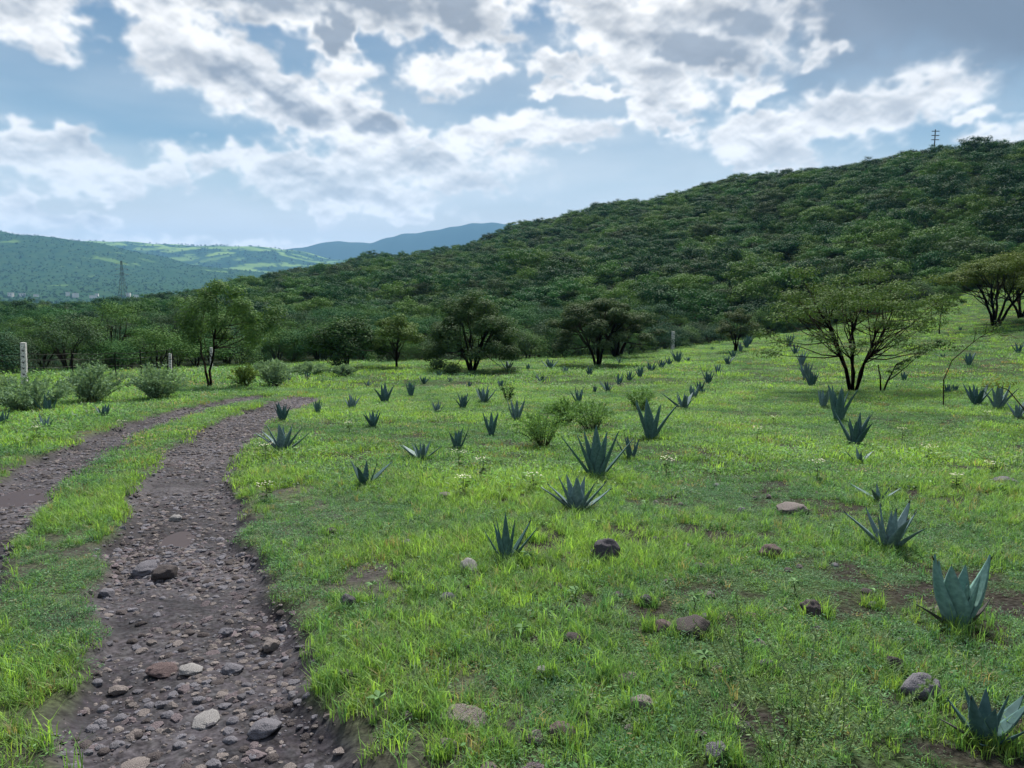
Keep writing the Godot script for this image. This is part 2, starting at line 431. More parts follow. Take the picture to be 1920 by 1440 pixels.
func rng_of(s: int) -> RandomNumberGenerator:
	var r := RandomNumberGenerator.new()
	r.seed = s * 7919 + 13
	return r

func sphere_dir(r: RandomNumberGenerator) -> Vector3:
	var z := r.randf_range(-1.0, 1.0)
	var a := r.randf() * TAU
	var q := sqrt(1.0 - z * z)
	return Vector3(q * cos(a), z, q * sin(a))

func lin(r: float, g: float, b: float) -> Color:
	return Color(r, g, b).linear_to_srgb()

func noise_texture(freq: float, lo: Color, hi: Color, s: int, size := 512, cell := false) -> NoiseTexture2D:
	var f := FastNoiseLite.new()
	f.seed = s; f.frequency = freq; f.fractal_octaves = 5
	f.noise_type = FastNoiseLite.TYPE_CELLULAR if cell else FastNoiseLite.TYPE_SIMPLEX_SMOOTH
	var g := Gradient.new()
	g.set_color(0, lo); g.set_color(1, hi)
	g.set_offset(0, 0.2); g.set_offset(1, 0.8)
	var t := NoiseTexture2D.new()
	t.width = size; t.height = size; t.seamless = true; t.noise = f; t.color_ramp = g
	return t

func surface(called: String, rough: float, tint := Color.WHITE, through := Color.BLACK, spec := 0.5) -> StandardMaterial3D:
	var m := StandardMaterial3D.new()
	m.resource_name = called
	m.vertex_color_use_as_albedo = true
	m.albedo_color = tint
	m.roughness = rough
	m.metallic_specular = spec
	m.cull_mode = BaseMaterial3D.CULL_DISABLED
	if through != Color.BLACK:
		m.backlight_enabled = true; m.backlight = through
	return m

func grain(m: StandardMaterial3D, t: Texture2D, scale: float, relief: Texture2D = null, depth := 0.0) -> StandardMaterial3D:
	m.albedo_texture = t
	m.uv1_triplanar = true; m.uv1_world_triplanar = true
	m.uv1_scale = Vector3.ONE * scale
	if relief:
		m.heightmap_enabled = true; m.heightmap_texture = relief; m.heightmap_scale = depth
	return m

# ---------------------------------------------------------------- sky
var cn := FastNoiseLite.new()
var cn2 := FastNoiseLite.new()
var cn3 := FastNoiseLite.new()
var cnl := FastNoiseLite.new()

const SKY_E := [0.0, 5.0, 8.0, 11.0, 15.0, 20.0, 35.0, 90.0]
const SKY_R := [0.80, 0.72, 0.43, 0.27, 0.18, 0.115, 0.105, 0.10]
const SKY_G := [0.78, 0.73, 0.57, 0.42, 0.31, 0.23, 0.22, 0.21]
const SKY_B := [0.68, 0.68, 0.62, 0.54, 0.45, 0.39, 0.38, 0.36]

func cloud_field(az: float, el: float) -> Vector3:   # cover, greyness, dark veil
	var cover := -1.0
	var grey := 0.0
	var wsum := 0.001
	var wx := az + 1.1 * cn2.get_noise_2d(az * 0.9, el * 1.5)
	var wy := el + 0.7 * cn2.get_noise_2d(az * 0.9 + 70.0, el * 1.5)
	wx += 1.5 * cn.get_noise_2d(az * 3.0, el * 4.4)
	wy += 0.9 * cn.get_noise_2d(az * 3.0 + 130.0, el * 4.4)
	if absf(az) < 46.0 and el < 32.0:
		for e in CLOUDS:
			var dx: float = wx - e[0]
			var dy: float = wy - e[1]
			if absf(dx) > 14.0 or absf(dy) > 8.0:
				continue
			var ca := cos(deg_to_rad(e[4]))
			var sa := sin(deg_to_rad(e[4]))
			var u: float = (dx * ca + dy * sa) / e[2]
			var v: float = (-dx * sa + dy * ca) / e[3]
			var f: float = e[5] * (1.0 - sqrt(u * u + v * v))
			cover = maxf(cover, f)
			var w := maxf(0.0, f + 0.25)
			w *= w
			grey += w * e[6]; wsum += w
	var out := clampf(maxf((absf(az) - 35.0) / 8.0, (el - 22.5) / 6.0), 0.0, 1.0)
	if out > 0.0:
		var g := cn2.get_noise_2d(az * 0.35 + 300.0, el * 0.8) * 1.3 + 0.1
		cover = maxf(cover, lerpf(-1.0, clampf(g, -1.0, 0.9), out))
		grey += 0.5 * out; wsum += out
	var dxv := (wx - 29.5) / 15.5
	var dyv := (wy - 21.5) / 9.0
	return Vector3(cover, grey / wsum, clampf(1.25 - sqrt(dxv * dxv + dyv * dyv), 0.0, 1.0))

func sky_color(az: float, el: float, f: Vector3) -> Color:
	var blue := Vector3(tab(SKY_E, SKY_R, el), tab(SKY_E, SKY_G, el), tab(SKY_E, SKY_B, el))
	var glare := tab([0.0, 5.0, 10.0, 15.0, 20.0], [1.25, 1.2, 1.08, 1.03, 1.0], el)   # clouds are brighter low down, behind more air
	# thin high veil, thicker towards the horizon
	var vn := 0.6 + 0.9 * cn2.get_noise_2d(az * 0.5 - 40.0, el * 2.2 + 11.0) + 0.25 * cn.get_noise_2d(az * 0.5, el * 2.0)
	var veil := clampf(vn, 0.0, 1.0) * clampf(1.3 - el / 16.0, 0.1, 0.95) + 0.45 * exp(-pow((az - 9.0) / 9.0, 2.0) - pow((el - 15.0) / 5.0, 2.0))
	var c := blue.lerp(Vector3(0.68, 0.73, 0.76) * glare, minf(veil, 1.0) * 0.85)
	var dark := smoothstep(0.05, 0.65, f.z + 0.25 * cn2.get_noise_2d(az * 1.3, el * 1.3))
	c = c.lerp(Vector3(0.22, 0.255, 0.305) * (1.0 + 0.35 * cn2.get_noise_2d(az * 0.8 + el * 0.9, 9.0 + el * 0.2)), dark * 0.88)
	# cumulus
	var y := el * 1.5
	var n := cn.get_noise_2d(az, y)
	var p := absf(cn3.get_noise_2d(az, y))
	var body := f.x * 1.1 + 0.55 * n + 0.26 * (0.30 - p)
	var alpha := 0.3 * smoothstep(-0.24, 0.10, body) + 0.7 * smoothstep(-0.04, 0.30, body)
	alpha *= lerpf(0.62, 1.0, smoothstep(6.0, 13.0, el))
	if alpha > 0.0:
		var low := cnl.get_noise_2d(az, y)
		var lit := clampf((low - cnl.get_noise_2d(az + 0.2, y + 1.1)) * 1.3 + (absf(cn3.get_noise_2d(az, y + 0.3)) - p) * 0.7, -0.5, 0.5)
		var thick := clampf(body * 1.2, 0.0, 1.2)
		var soft := cnl.get_noise_2d(az * 1.1 + 60.0, y * 1.5 + 33.0)
		var shade := clampf((thick - 0.2) * (0.22 + f.y) * 1.3 + 0.35 * soft * thick - lit * 0.6, 0.0, 1.0)
		var white := (Vector3(0.97, 0.955, 0.93) * glare).lerp(Vector3(0.90, 0.87, 0.84), dark * 0.5)
		var cc := white.lerp(Vector3(0.34, 0.375, 0.42) * glare, shade)
		cc *= 1.0 + lit * 0.18
		cc = cc.lerp(Vector3(0.80, 0.84, 0.85) * glare, clampf(0.6 - el / 10.0, 0.0, 0.55))
		c = c.lerp(cc, alpha * (1.0 - 0.35 * dark))
	# the veiled sun, above the picture
	var d := Vector3(sin(deg_to_rad(az)) * cos(deg_to_rad(el)), sin(deg_to_rad(el)), cos(deg_to_rad(az)) * cos(deg_to_rad(el)))
	var ang := rad_to_deg(acos(clampf(d.dot(SUN), -1.0, 1.0)))
	c += Vector3(1.0, 0.97, 0.9) * 2.2 * exp(-pow(ang / 14.0, 2.0))
	return Color(c.x, c.y, c.z)

const SUN := Vector3(0.093, 0.743, 0.663)   # towards the sun: right, up, ahead

func make_sky() -> ImageTexture:
	cn.seed = 5; cn.frequency = 0.16; cn.fractal_octaves = 6; cn.fractal_gain = 0.52
	cn2.seed = 11; cn2.frequency = 0.06; cn2.fractal_octaves = 4
	cnl.seed = 41; cnl.frequency = 0.13; cnl.fractal_octaves = 3
	cn3.seed = 23; cn3.frequency = 0.42; cn3.fractal_octaves = 5; cn3.fractal_gain = 0.5
	var lo := Image.create(1024, 512, false, Image.FORMAT_RGBF)
	lo.fill(Color(0.1, 0.13, 0.09))
	for j in 257:
		for i in 1024:
			var az := (i + 0.5) / 1024.0 * 360.0 - 180.0
			var el := maxf(0.0, 90.0 - (j + 0.5) / 512.0 * 180.0)
			lo.set_pixel(i, j, sky_color(az, el, cloud_field(az, el)))
	lo.resize(4096, 2048, Image.INTERPOLATE_BILINEAR)
	lo.convert(Image.FORMAT_RGBF)
	# the part ahead again, four times finer: its broad forms from a half-size picture, its detail per pixel
	var x0 := 1536
	var x1 := 2560
	var y0 := 676
	var y1 := 1026
	var fw := (x1 - x0) / 2
	var fh := (y1 - y0) / 2
	var forms := Image.create(fw, fh, false, Image.FORMAT_RGBF)
	for j in fh:
		for i in fw:
			var f := cloud_field((x0 + i * 2 + 1.0) / 4096.0 * 360.0 - 180.0, 90.0 - (y0 + j * 2 + 1.0) / 2048.0 * 180.0)
			forms.set_pixel(i, j, Color(f.x, f.y, f.z))
	forms.resize(x1 - x0, y1 - y0, Image.INTERPOLATE_BILINEAR)
	for j in y1 - y0:
		for i in x1 - x0:
			var q := forms.get_pixel(i, j)
			lo.set_pixel(x0 + i, y0 + j, sky_color((x0 + i + 0.5) / 4096.0 * 360.0 - 180.0, maxf(0.0, 90.0 - (y0 + j + 0.5) / 2048.0 * 180.0), Vector3(q.r, q.g, q.b)))
	# straight ahead (-z) lies at the left border of the panorama
	var pano := Image.create(4096, 2048, false, Image.FORMAT_RGBF)
	pano.blit_rect(lo, Rect2i(2048, 0, 2048, 2048), Vector2i(0, 0))
	pano.blit_rect(lo, Rect2i(0, 0, 2048, 2048), Vector2i(2048, 0))
	return ImageTexture.create_from_image(pano)

# ---------------------------------------------------------------- ground and track
func make_ground() -> void:
	var nx := 440
	var nz := 560
	var a := 5.0
	var bx := asinh(1600.0 / a)
	var bz0 := asinh(-46.0 / a)
	var bz1 := asinh(1600.0 / a)
	var mb := MB.new()
	var soil := Color(0.042, 0.037, 0.037)
	var turf := Color(0.058, 0.115, 0.036)
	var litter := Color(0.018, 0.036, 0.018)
	for j in nz + 1:
		var d := 6.0 + a * sinh(lerpf(bz0, bz1, float(j) / nz))
		for i in nx + 1:
			var x := a * sinh(lerpf(-bx, bx, float(i) / nx))
			var y := land(x, d)
			if absf(x) < 60.0 and d < 90.0:
				y += 0.025 * fine_noise.get_noise_2d(x * 8.0, d * 8.0)
				y -= 0.3 * smoothstep(0.35, 0.8, in_track(x, d))
			mb.v.append(Vector3(x, y, -d))
			var c := turf
			if d < 110.0:
				c = turf.lerp(soil, clampf(0.3 + 0.65 * bare(x, d) * (1.0 - smoothstep(18.0, 45.0, d)) + 0.3 * fine_noise.get_noise_2d(x * 14.0, d * 14.0), 0.0, 1.0))
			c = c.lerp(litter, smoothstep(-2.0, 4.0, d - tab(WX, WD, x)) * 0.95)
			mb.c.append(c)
	var w := nx + 1
	for j in nz:
		for i in nx:
			var k := j * w + i
			mb.i.append(k); mb.i.append(k + w); mb.i.append(k + 1); mb.i.append(k + 1); mb.i.append(k + w); mb.i.append(k + w + 1)
	smooth_grid(mb, w, nz + 1)
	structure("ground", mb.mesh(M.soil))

func smooth_grid(mb: MB, w: int, h: int) -> void:
	mb.n.resize(mb.v.size())
	for j in h:
		for i in w:
			var dx := mb.v[j * w + mini(i + 1, w - 1)] - mb.v[j * w + maxi(i - 1, 0)]
			var dz := mb.v[mini(j + 1, h - 1) * w + i] - mb.v[maxi(j - 1, 0) * w + i]
			mb.n[j * w + i] = dx.cross(dz).normalized() if dx.cross(dz).y > 0.0 else dz.cross(dx).normalized()

func make_track() -> void:
	var mb := MB.new()
	var cols := 110
	var rows := 0
	var d := -1.0
	while d < 22.0:
		var xa := tab(RLD, RLX, d) - 1.5
		var xb := tab(RRD, RRX, d) + 1.5
		for i in cols + 1:
			var x := lerpf(xa, xb, float(i) / cols)
			mb.v.append(Vector3(x, track_y(x, d), -d))
			var r := rut(x, d)
			var f := fine_noise.get_noise_2d(x * 20.0, d * 20.0)
			var g := fine_noise.get_noise_2d(x * 5.0 + 40.0, d * 5.0)
			var mud := Color(0.020, 0.019, 0.026).lerp(Color(0.090, 0.086, 0.100), clampf(0.42 + 1.0 * g + 0.6 * f, 0.0, 1.0))
			var side := Color(0.058, 0.085, 0.027).lerp(Color(0.040, 0.036, 0.036), clampf(0.55 + f, 0.0, 1.0))
			mb.c.append(side.lerp(mud, clampf(r * 1.6, 0.0, 1.0)))
		rows += 1
		d += 0.045 if d < 9.0 else 0.09
	var w := cols + 1
	for j in rows - 1:
		for i in cols:
			var k := j * w + i
			mb.i.append(k); mb.i.append(k + w); mb.i.append(k + 1); mb.i.append(k + 1); mb.i.append(k + w); mb.i.append(k + w + 1)
	smooth_grid(mb, w, rows)
	structure("dirt_track", mb.mesh(M.mud))
	# shallow puddles in the ruts
	for p in [[-2.72, 6.05, 0.13, 0.3, "small brown puddle in the near rut of the track"], [-5.0, 7.6, 0.28, 0.5, "brown puddle in the far rut at the left edge"]]:
		var pm := MB.new()
		var lowest := 9.0
		for k in 28:
			lowest = minf(lowest, track_y(p[0] + 0.6 * p[2] * cos(k * 2.4), p[1] + 0.6 * p[3] * sin(k * 2.4)))
		var n := 26
		for k in n:
			var r0: float = 1.0 + 0.16 * sin(TAU * k / n * 2.0) + 0.1 * cos(TAU * k / n * 3.0 + 1.0)
			var r1: float = 1.0 + 0.16 * sin(TAU * (k + 1) / n * 2.0) + 0.1 * cos(TAU * (k + 1) / n * 3.0 + 1.0)
			pm.tri(Vector3.ZERO, Vector3(p[2] * r0 * cos(TAU * k / n), 0, p[3] * r0 * sin(TAU * k / n)), Vector3(p[2] * r1 * cos(TAU * (k + 1) / n), 0, p[3] * r1 * sin(TAU * (k + 1) / n)), Color(0.040, 0.035, 0.037))
		for k in pm.n.size():
			pm.n[k] = Vector3.UP
		var o := structure("puddle", pm.mesh(M.water))
		o.position = Vector3(p[0], lowest + 0.02, -p[1])
		o.set_meta("label", p[4])

# ---------------------------------------------------------------- stones
func ico(sub: int) -> Array:
	var t := (1.0 + sqrt(5.0)) / 2.0
	var v: Array = [Vector3(-1, t, 0), Vector3(1, t, 0), Vector3(-1, -t, 0), Vector3(1, -t, 0), Vector3(0, -1, t), Vector3(0, 1, t), Vector3(0, -1, -t), Vector3(0, 1, -t), Vector3(t, 0, -1), Vector3(t, 0, 1), Vector3(-t, 0, -1), Vector3(-t, 0, 1)]
	var f: Array = [[0, 11, 5], [0, 5, 1], [0, 1, 7], [0, 7, 10], [0, 10, 11], [1, 5, 9], [5, 11, 4], [11, 10, 2], [10, 7, 6], [7, 1, 8], [3, 9, 4], [3, 4, 2], [3, 2, 6], [3, 6, 8], [3, 8, 9], [4, 9, 5], [2, 4, 11], [6, 2, 10], [8, 6, 7], [9, 8, 1]]
	for k in v.size():
		v[k] = v[k].normalized()
	for s in sub:
		var g: Array = []
		var mid := {}
		for q in f:
			var m: Array = []
			for e in 3:
				var a: int = q[e]
				var b: int = q[(e + 1) % 3]
				var key := mini(a, b) * 100000 + maxi(a, b)
				if not mid.has(key):
					mid[key] = v.size()
					v.append(((v[a] + v[b]) * 0.5).normalized())
				m.append(mid[key])
			g.append([q[0], m[0], m[2]]); g.append([q[1], m[1], m[0]]); g.append([q[2], m[2], m[1]]); g.append([m[0], m[1], m[2]])
		f = g
	return [v, f]

func rock_mesh(s: int, sub: int, m: Material, rough := 0.3, chipped := false) -> ArrayMesh:
	var g := ico(sub)
	var fn := FastNoiseLite.new()
	fn.seed = s; fn.frequency = 0.9; fn.fractal_octaves = 3
	var r := rng_of(s)
	var cuts: Array = []
	for k in 10 if chipped else 5:
		cuts.append([sphere_dir(r), r.randf_range(0.5, 0.8) if chipped else r.randf_range(0.62, 0.9)])
	var mb := MB.new()
	for p in g[0]:
		var q: Vector3 = p * (1.0 + rough * fn.get_noise_3dv(p * 1.6))
		for c in cuts:
			var over: float = q.dot(c[0]) - c[1]
			if over > 0.0:
				q -= c[0] * over * 0.85
		mb.v.append(q * 0.5)
		mb.n.append(Vector3.ZERO)
		mb.c.append(Color.WHITE)
	if chipped:   # broken faces
		var sharp := MB.new()
		for f in g[1]:
			var out: Vector3 = (mb.v[f[2]] - mb.v[f[0]]).cross(mb.v[f[1]] - mb.v[f[0]])
			if out.dot(mb.v[f[0]]) < 0.0:
				sharp.tri(mb.v[f[0]], mb.v[f[2]], mb.v[f[1]], Color.WHITE)
			else:
				sharp.tri(mb.v[f[0]], mb.v[f[1]], mb.v[f[2]], Color.WHITE)
		return sharp.mesh(m)
	for f in g[1]:
		var nn: Vector3 = (mb.v[f[2]] - mb.v[f[0]]).cross(mb.v[f[1]] - mb.v[f[0]])
		if nn.dot(mb.v[f[0]]) < 0.0:
			nn = -nn
			mb.i.append(f[0]); mb.i.append(f[2]); mb.i.append(f[1])
		else:
			mb.i.append(f[0]); mb.i.append(f[1]); mb.i.append(f[2])
		for k in 3:
			mb.n[f[k]] += nn
	for k in mb.n.size():
		mb.n[k] = mb.n[k].normalized()
	return mb.mesh(m)

func make_stones() -> void:
	var tones := {"dark": M.stone_dark, "white": M.stone_white, "red": M.stone_red, "brown": M.stone_brown, "pink": M.stone_pink, "tan": M.stone_tan, "grey": M.stone_grey}
	var k := 0
	for q in ROCKS:
		var m := rock_mesh(100 + k, 3, tones[q[4]], 0.24)
		var h: float = q[3] * 1.3
		var o := single("rock", m, on(q[0], q[1] + q[2] * 0.3) + Vector3(0, h * 0.24, 0), q[5], "rock")
		o.scale = Vector3(q[2] * 1.12, h, q[2] * 0.95)
		o.rotation = Vector3(0.12 * sin(k * 2.0), k * 1.7, 0.12 * cos(k * 3.0))
		k += 1
	# loose stones and gravel on the track
	var r := rng_of(77)
	var small: Array = []
	var kinds: Array = [M.stone_grey, M.stone_tan, M.stone_pink, M.stone_brown]
	var flat: Array = []
	for s in 6:
		flat.append(rock_mesh(300 + s, 2, kinds[s % 4], 0.35, s % 3 != 0))
	var pick: Array = []
	var tries := 0
	while pick.size() < 24000 and tries < 260000:
		tries += 1
		var d := 1.6 + 17.5 * pow(r.randf(), 1.35)
		var left := r.randf() < 0.4
		var x := (tab(RLD, RLX, d) if left else tab(RRD, RRX, d)) + r.randf_range(-0.8, 0.8)
		if d < 6.0 and r.randf() < 0.5 * (1.0 - smoothstep(3.0, 6.0, d)):
			continue
		if rut(x, d) < r.randf_range(0.1, 0.9):
			continue
		if fine_noise.get_noise_2d(x * 6.0 + 200.0, d * 6.0) < r.randf_range(-0.5, 0.3):
			continue
		var s := 0.009 + 0.056 * pow(r.randf(), 4.0)
		pick.append([s / (d + 0.5), x, d, s, left])
	pick.sort_custom(func(p, q): return p[0] > q[0])
	var tr := {}
	for n in pick.size():
		var p: Array = pick[n]
		var sx: float = p[3] * r.randf_range(0.8, 1.5)
		var sy: float = p[3] * r.randf_range(0.35, 0.75)
		var b := Basis.from_euler(Vector3(r.randf_range(-0.2, 0.2), r.randf() * TAU, r.randf_range(-0.2, 0.2))) * Basis.from_scale(Vector3(sx, sy, p[3]))
		var at := on(p[1], p[2]) + Vector3(0, -sy * 0.02, 0)
		var v := r.randi() % 6
		if n < 230:
			var o := single("stone", flat[v], at, "%s loose stone lying in the %s rut of the dirt track, %s" % [["grey", "tan", "pinkish", "brown"][v % 4], "far" if p[4] else "near", "nearest the bottom edge" if p[2] < 3.2 else "before the puddles" if p[2] < 5.5 else "beyond the puddles"], "stone", "loose stones in the far rut" if p[4] else "loose stones in the near rut")
			o.transform = Transform3D(b, at)
		else:
			if not tr.has(v):
				tr[v] = [[], []]
			tr[v][0].append(Transform3D(b, at))
			var g := r.randf_range(0.7, 1.25)
			tr[v][1].append(Color(g, g, g))
	for v in tr:
		stuff("gravel", flat[v], tr[v][0], tr[v][1], "fine gravel and pebbles strewn along the ruts of the track", "gravel")
	# a few small stones in the turf
	for n in 120:
		var d := 2.3 + 6.5 * pow(r.randf(), 1.3)
		var x := r.randf_range(-0.15, 0.62) * d
		if rut(x, d) > 0.0:
			continue
		var s := 0.025 + 0.06 * pow(r.randf(), 2.0)
		var o := single("pebble", flat[n % 4], on(x, d) + Vector3(0, s * 0.16, 0), "%s pebble half hidden in the grass, %s" % [["grey", "tan", "pinkish", "brown"][n % 4], "near the bottom edge" if d < 3.5 else "between the boulder and the near agaves" if x < 0.3 * d else "around the large pale agave"], "stone", "pebbles in the near field")
		o.scale = Vector3(s * 1.3, s * 0.8, s); o.rotation.y = r.randf() * TAU

# ---------------------------------------------------------------- turf
func blade(mb: MB, at: Vector3, dir: Vector3, lean: float, l: float, w: float, col: Color, droop: float) -> void:
	var side := Vector3(-dir.z, 0, dir.x) * w * 0.5
	var p0 := at
	var p1 := at + Vector3(0, l * 0.5, 0) + dir * lean * l * 0.35
	var p2 := at + Vector3(0, l * (0.92 - droop * 0.5), 0) + dir * (lean + droop) * l
	mb.quad(p0 - side, p1 - side * 0.8, p1 + side * 0.8, p0 + side, col)
	mb.tri(p1 - side * 0.8, p2, p1 + side * 0.8, col)

func tuft(s: int, n: int, spread: float, l0: float, l1: float, w: float, lean: float) -> ArrayMesh:
	var r := rng_of(s)
	var mb := MB.new()
	for k in n:
		var a := r.randf() * TAU
		var q := spread * sqrt(r.randf())
		var b := r.randf() * TAU
		var g := r.randf_range(0.5, 1.45)
		blade(mb, Vector3(cos(a) * q, -0.01, sin(a) * q), Vector3(cos(b), 0, sin(b)), r.randf_range(0.05, lean), r.randf_range(l0, l1), w * r.randf_range(0.7, 1.3), Color(g * r.randf_range(0.85, 1.25), g, g * r.randf_range(0.7, 1.3)), r.randf_range(0.0, 0.35))
	return mb.mesh(M.grass)

func herb(s: int, n: int, spread: float, h: float, leaf: float) -> ArrayMesh:   # small-leaved ground cover
	var r := rng_of(s)
	var mb := MB.new()
	for k in n:
		var a := r.randf() * TAU
		var q := spread * sqrt(r.randf())
		var at := Vector3(cos(a) * q, r.randf() * h, sin(a) * q)
		var dir := sphere_dir(r)
		dir.y = absf(dir.y) * 0.5
		dir = dir.normalized()
		var side := dir.cross(Vector3.UP).normalized().rotated(dir, r.randf_range(-0.7, 0.7))
		var l := leaf * r.randf_range(0.6, 1.3)
		var g := r.randf_range(0.5, 1.5)
		mb.quad(at, at + dir * l * 0.45 + side * l * 0.17, at + dir * l, at + dir * l * 0.45 - side * l * 0.17, Color(g, g, g))
	return mb.mesh(M.grass)

func make_turf() -> void:
	var r := rng_of(4)
	var near_grass: Array = [tuft(1, 15, 0.035, 0.05, 0.12, 0.0038, 0.6), tuft(2, 18, 0.045, 0.03, 0.09, 0.0036, 0.8), tuft(3, 11, 0.03, 0.06, 0.15, 0.004, 0.6)]
	var near_low: Array = [tuft(4, 22, 0.07, 0.02, 0.05, 0.005, 0.9), herb(5, 40, 0.07, 0.04, 0.016), herb(6, 30, 0.06, 0.06, 0.021)]
	var mid: Array = [tuft(7, 46, 0.16, 0.05, 0.12, 0.008, 0.6), tuft(8, 50, 0.18, 0.03, 0.08, 0.009, 0.8), herb(9, 60, 0.17, 0.06, 0.035)]
	var far: Array = [tuft(10, 70, 0.42, 0.07, 0.16, 0.02, 0.6), tuft(11, 70, 0.45, 0.05, 0.12, 0.022, 0.8), herb(12, 80, 0.42, 0.12, 0.07)]
	var sets := [[near_grass + near_low, 1.5, 8.5, 1.0, 96000, 9.0], [mid, 7.5, 23.0, 1.0, 57000, 23.0], [far, 21.0, 100.0, 0.85, 68000, 200.0]]
	for z in sets:
		var tr: Array = []
		var meshes: Array = z[0]
		for q in meshes:
			tr.append([[], []])
		for k in int(z[4]):
			var d: float = z[1] + (z[2] - z[1]) * pow(r.randf(), z[3])
			var x := r.randf_range(-0.92, 0.92) * (d + 0.6)
			if z[1] > 20.0 and (d > tab(WX, WD, x) + 3.0):
				continue
			# thin out so that the cover is even per square metre, only a little denser close by
			if r.randf() > d / (z[2] * 0.72):
				continue
			var ru := rut(x, d)
			if ru > r.randf_range(0.05, 0.45):
				continue
			var b := bare(x, d)
			if b * (1.0 - 0.7 * smoothstep(7.0, 22.0, d)) > r.randf_range(0.15, 1.1):
				continue
			var lush := fine_noise.get_noise_2d(x * 5.0 + 31.0, d * 5.0) + 0.6 * patch_noise.get_noise_2d(x * 4.0, d * 4.0 + 80.0)
			var m := r.randi() % meshes.size()
			if meshes.size() == 6:
				m = r.randi() % 3 if lush + r.randf_range(-0.4, 0.4) > -0.12 else 3 + r.randi() % 3
			var s := lerpf(0.45, 1.35, pow(r.randf(), 1.6)) * (1.0 + 0.45 * clampf(lush, -0.6, 1.0))
			if x < tab(RLD, RLX, d) - 0.9 and d > 9.0 and d < 32.0:
				s *= 1.5
			var yellow := clampf(0.5 + 0.75 * lush + r.randf_range(-0.45, 0.45), 0.0, 1.0)
			var c := Color(0.078, 0.205, 0.090).lerp(Color(0.255, 0.440, 0.080), yellow)
			if meshes[m] in near_low.slice(1) or m == 2 and meshes.size() == 3:
				c = Color(0.080, 0.200, 0.105).lerp(Color(0.16, 0.33, 0.105), yellow)
			c *= r.randf_range(0.7, 1.25)
			if r.randf() < 0.035:
				c = Color(0.30, 0.27, 0.14) * r.randf_range(0.7, 1.1)   # dead straw
			elif r.randf() < 0.05:
				c = Color(0.20, 0.30, 0.17) * r.randf_range(0.8, 1.2)   # pale leaves
			var bas := Basis(Vector3.UP, r.randf() * TAU).scaled(Vector3(s, s * r.randf_range(0.6, 1.05), s))
			tr[m][0].append(Transform3D(bas, on(x, d)))
			tr[m][1].append(c)
		if meshes.size() == 6:   # taller grass gathers round the agaves and stones
			var spots: Array = []
			for q in AGAVES:
				if q[1] < 10.0:
					for k in 46:
						spots.append([q[0], q[1], q[3] * r.randf_range(0.12, 0.6)])
			for q in ROCKS:
				for k in 16:
					spots.append([q[0], q[1] + q[2] * 0.3, q[2] * r.randf_range(0.5, 0.9)])
			for q in spots:
				var a := r.randf() * TAU
				var x: float = q[0] + cos(a) * q[2]
				var d: float = q[1] + sin(a) * q[2]
				if rut(x, d) > 0.05:
					continue
				var m := r.randi() % 3
				var s := r.randf_range(0.6, 1.25)
				tr[m][0].append(Transform3D(Basis(Vector3.UP, r.randf() * TAU).scaled(Vector3(s, s * r.randf_range(0.8, 1.2), s)), on(x, d)))
				tr[m][1].append(Color(0.10, 0.24, 0.08).lerp(Color(0.25, 0.42, 0.08), r.randf()))
		for m in meshes.size():
			stuff("grass", meshes[m], tr[m][0], tr[m][1], "short green grass and low herbs covering the field", "grass")

# ---------------------------------------------------------------- agaves
func agave_leaf(width: float, bend: float, sections: int, m: Material) -> ArrayMesh:
	# grows up +y one unit long, its hollow upper face towards -z (the heart), bending by `bend` towards +z
	var mb := MB.new()
	var ring := 8
	for k in sections + 1:
		var t := float(k) / sections
		var w := width * 0.5 * (lerpf(0.66, 1.0, smoothstep(0.0, 0.42, t)) if t < 0.42 else pow(maxf(0.0, 1.0 - (t - 0.42) / 0.58), 0.85)) + 0.003
		if sections > 10 and k % 2 == 1:
			w *= 1.045
		var thick := width * 0.16 * (1.0 - t * 0.85) + 0.004
		var z := bend * (t * t - 0.35 * t)
		var hollow := width * 0.32 * (1.0 - t) * sin(minf(1.0, t * 2.0 + 0.3) * PI * 0.5)
		for q in ring:
			var a := TAU * q / ring
			var px := cos(a)
			var pz := sin(a)
			mb.v.append(Vector3(px * w, t, z + pz * thick - hollow * px * px))
			mb.c.append(Color.WHITE)
			mb.n.append(Vector3.ZERO)
	for k in sections:
		for q in ring:
			var a0 := k * ring + q
			var a1 := k * ring + (q + 1) % ring
			for f in [[a0, a1, a1 + ring], [a0, a1 + ring, a0 + ring]]:
				var nn := (mb.v[f[2]] - mb.v[f[0]]).cross(mb.v[f[1]] - mb.v[f[0]])
				mb.i.append(f[0]); mb.i.append(f[1]); mb.i.append(f[2])
				for e in 3:
					mb.n[f[e]] += nn
	for k in mb.n.size():
		mb.n[k] = mb.n[k].normalized()
	return mb.mesh(m)

var leaf_cache := {}
func leaf_of(w: float, bend: float, close: bool, mat: String) -> ArrayMesh:
	var key := "%d %d %s %s" % [roundi(w * 25.0), roundi(bend * 8.0), close, mat]
	if not leaf_cache.has(key):
		leaf_cache[key] = agave_leaf(roundi(w * 25.0) / 25.0, roundi(bend * 8.0) / 8.0, 18 if close else 6, M[mat])
	return leaf_cache[key]

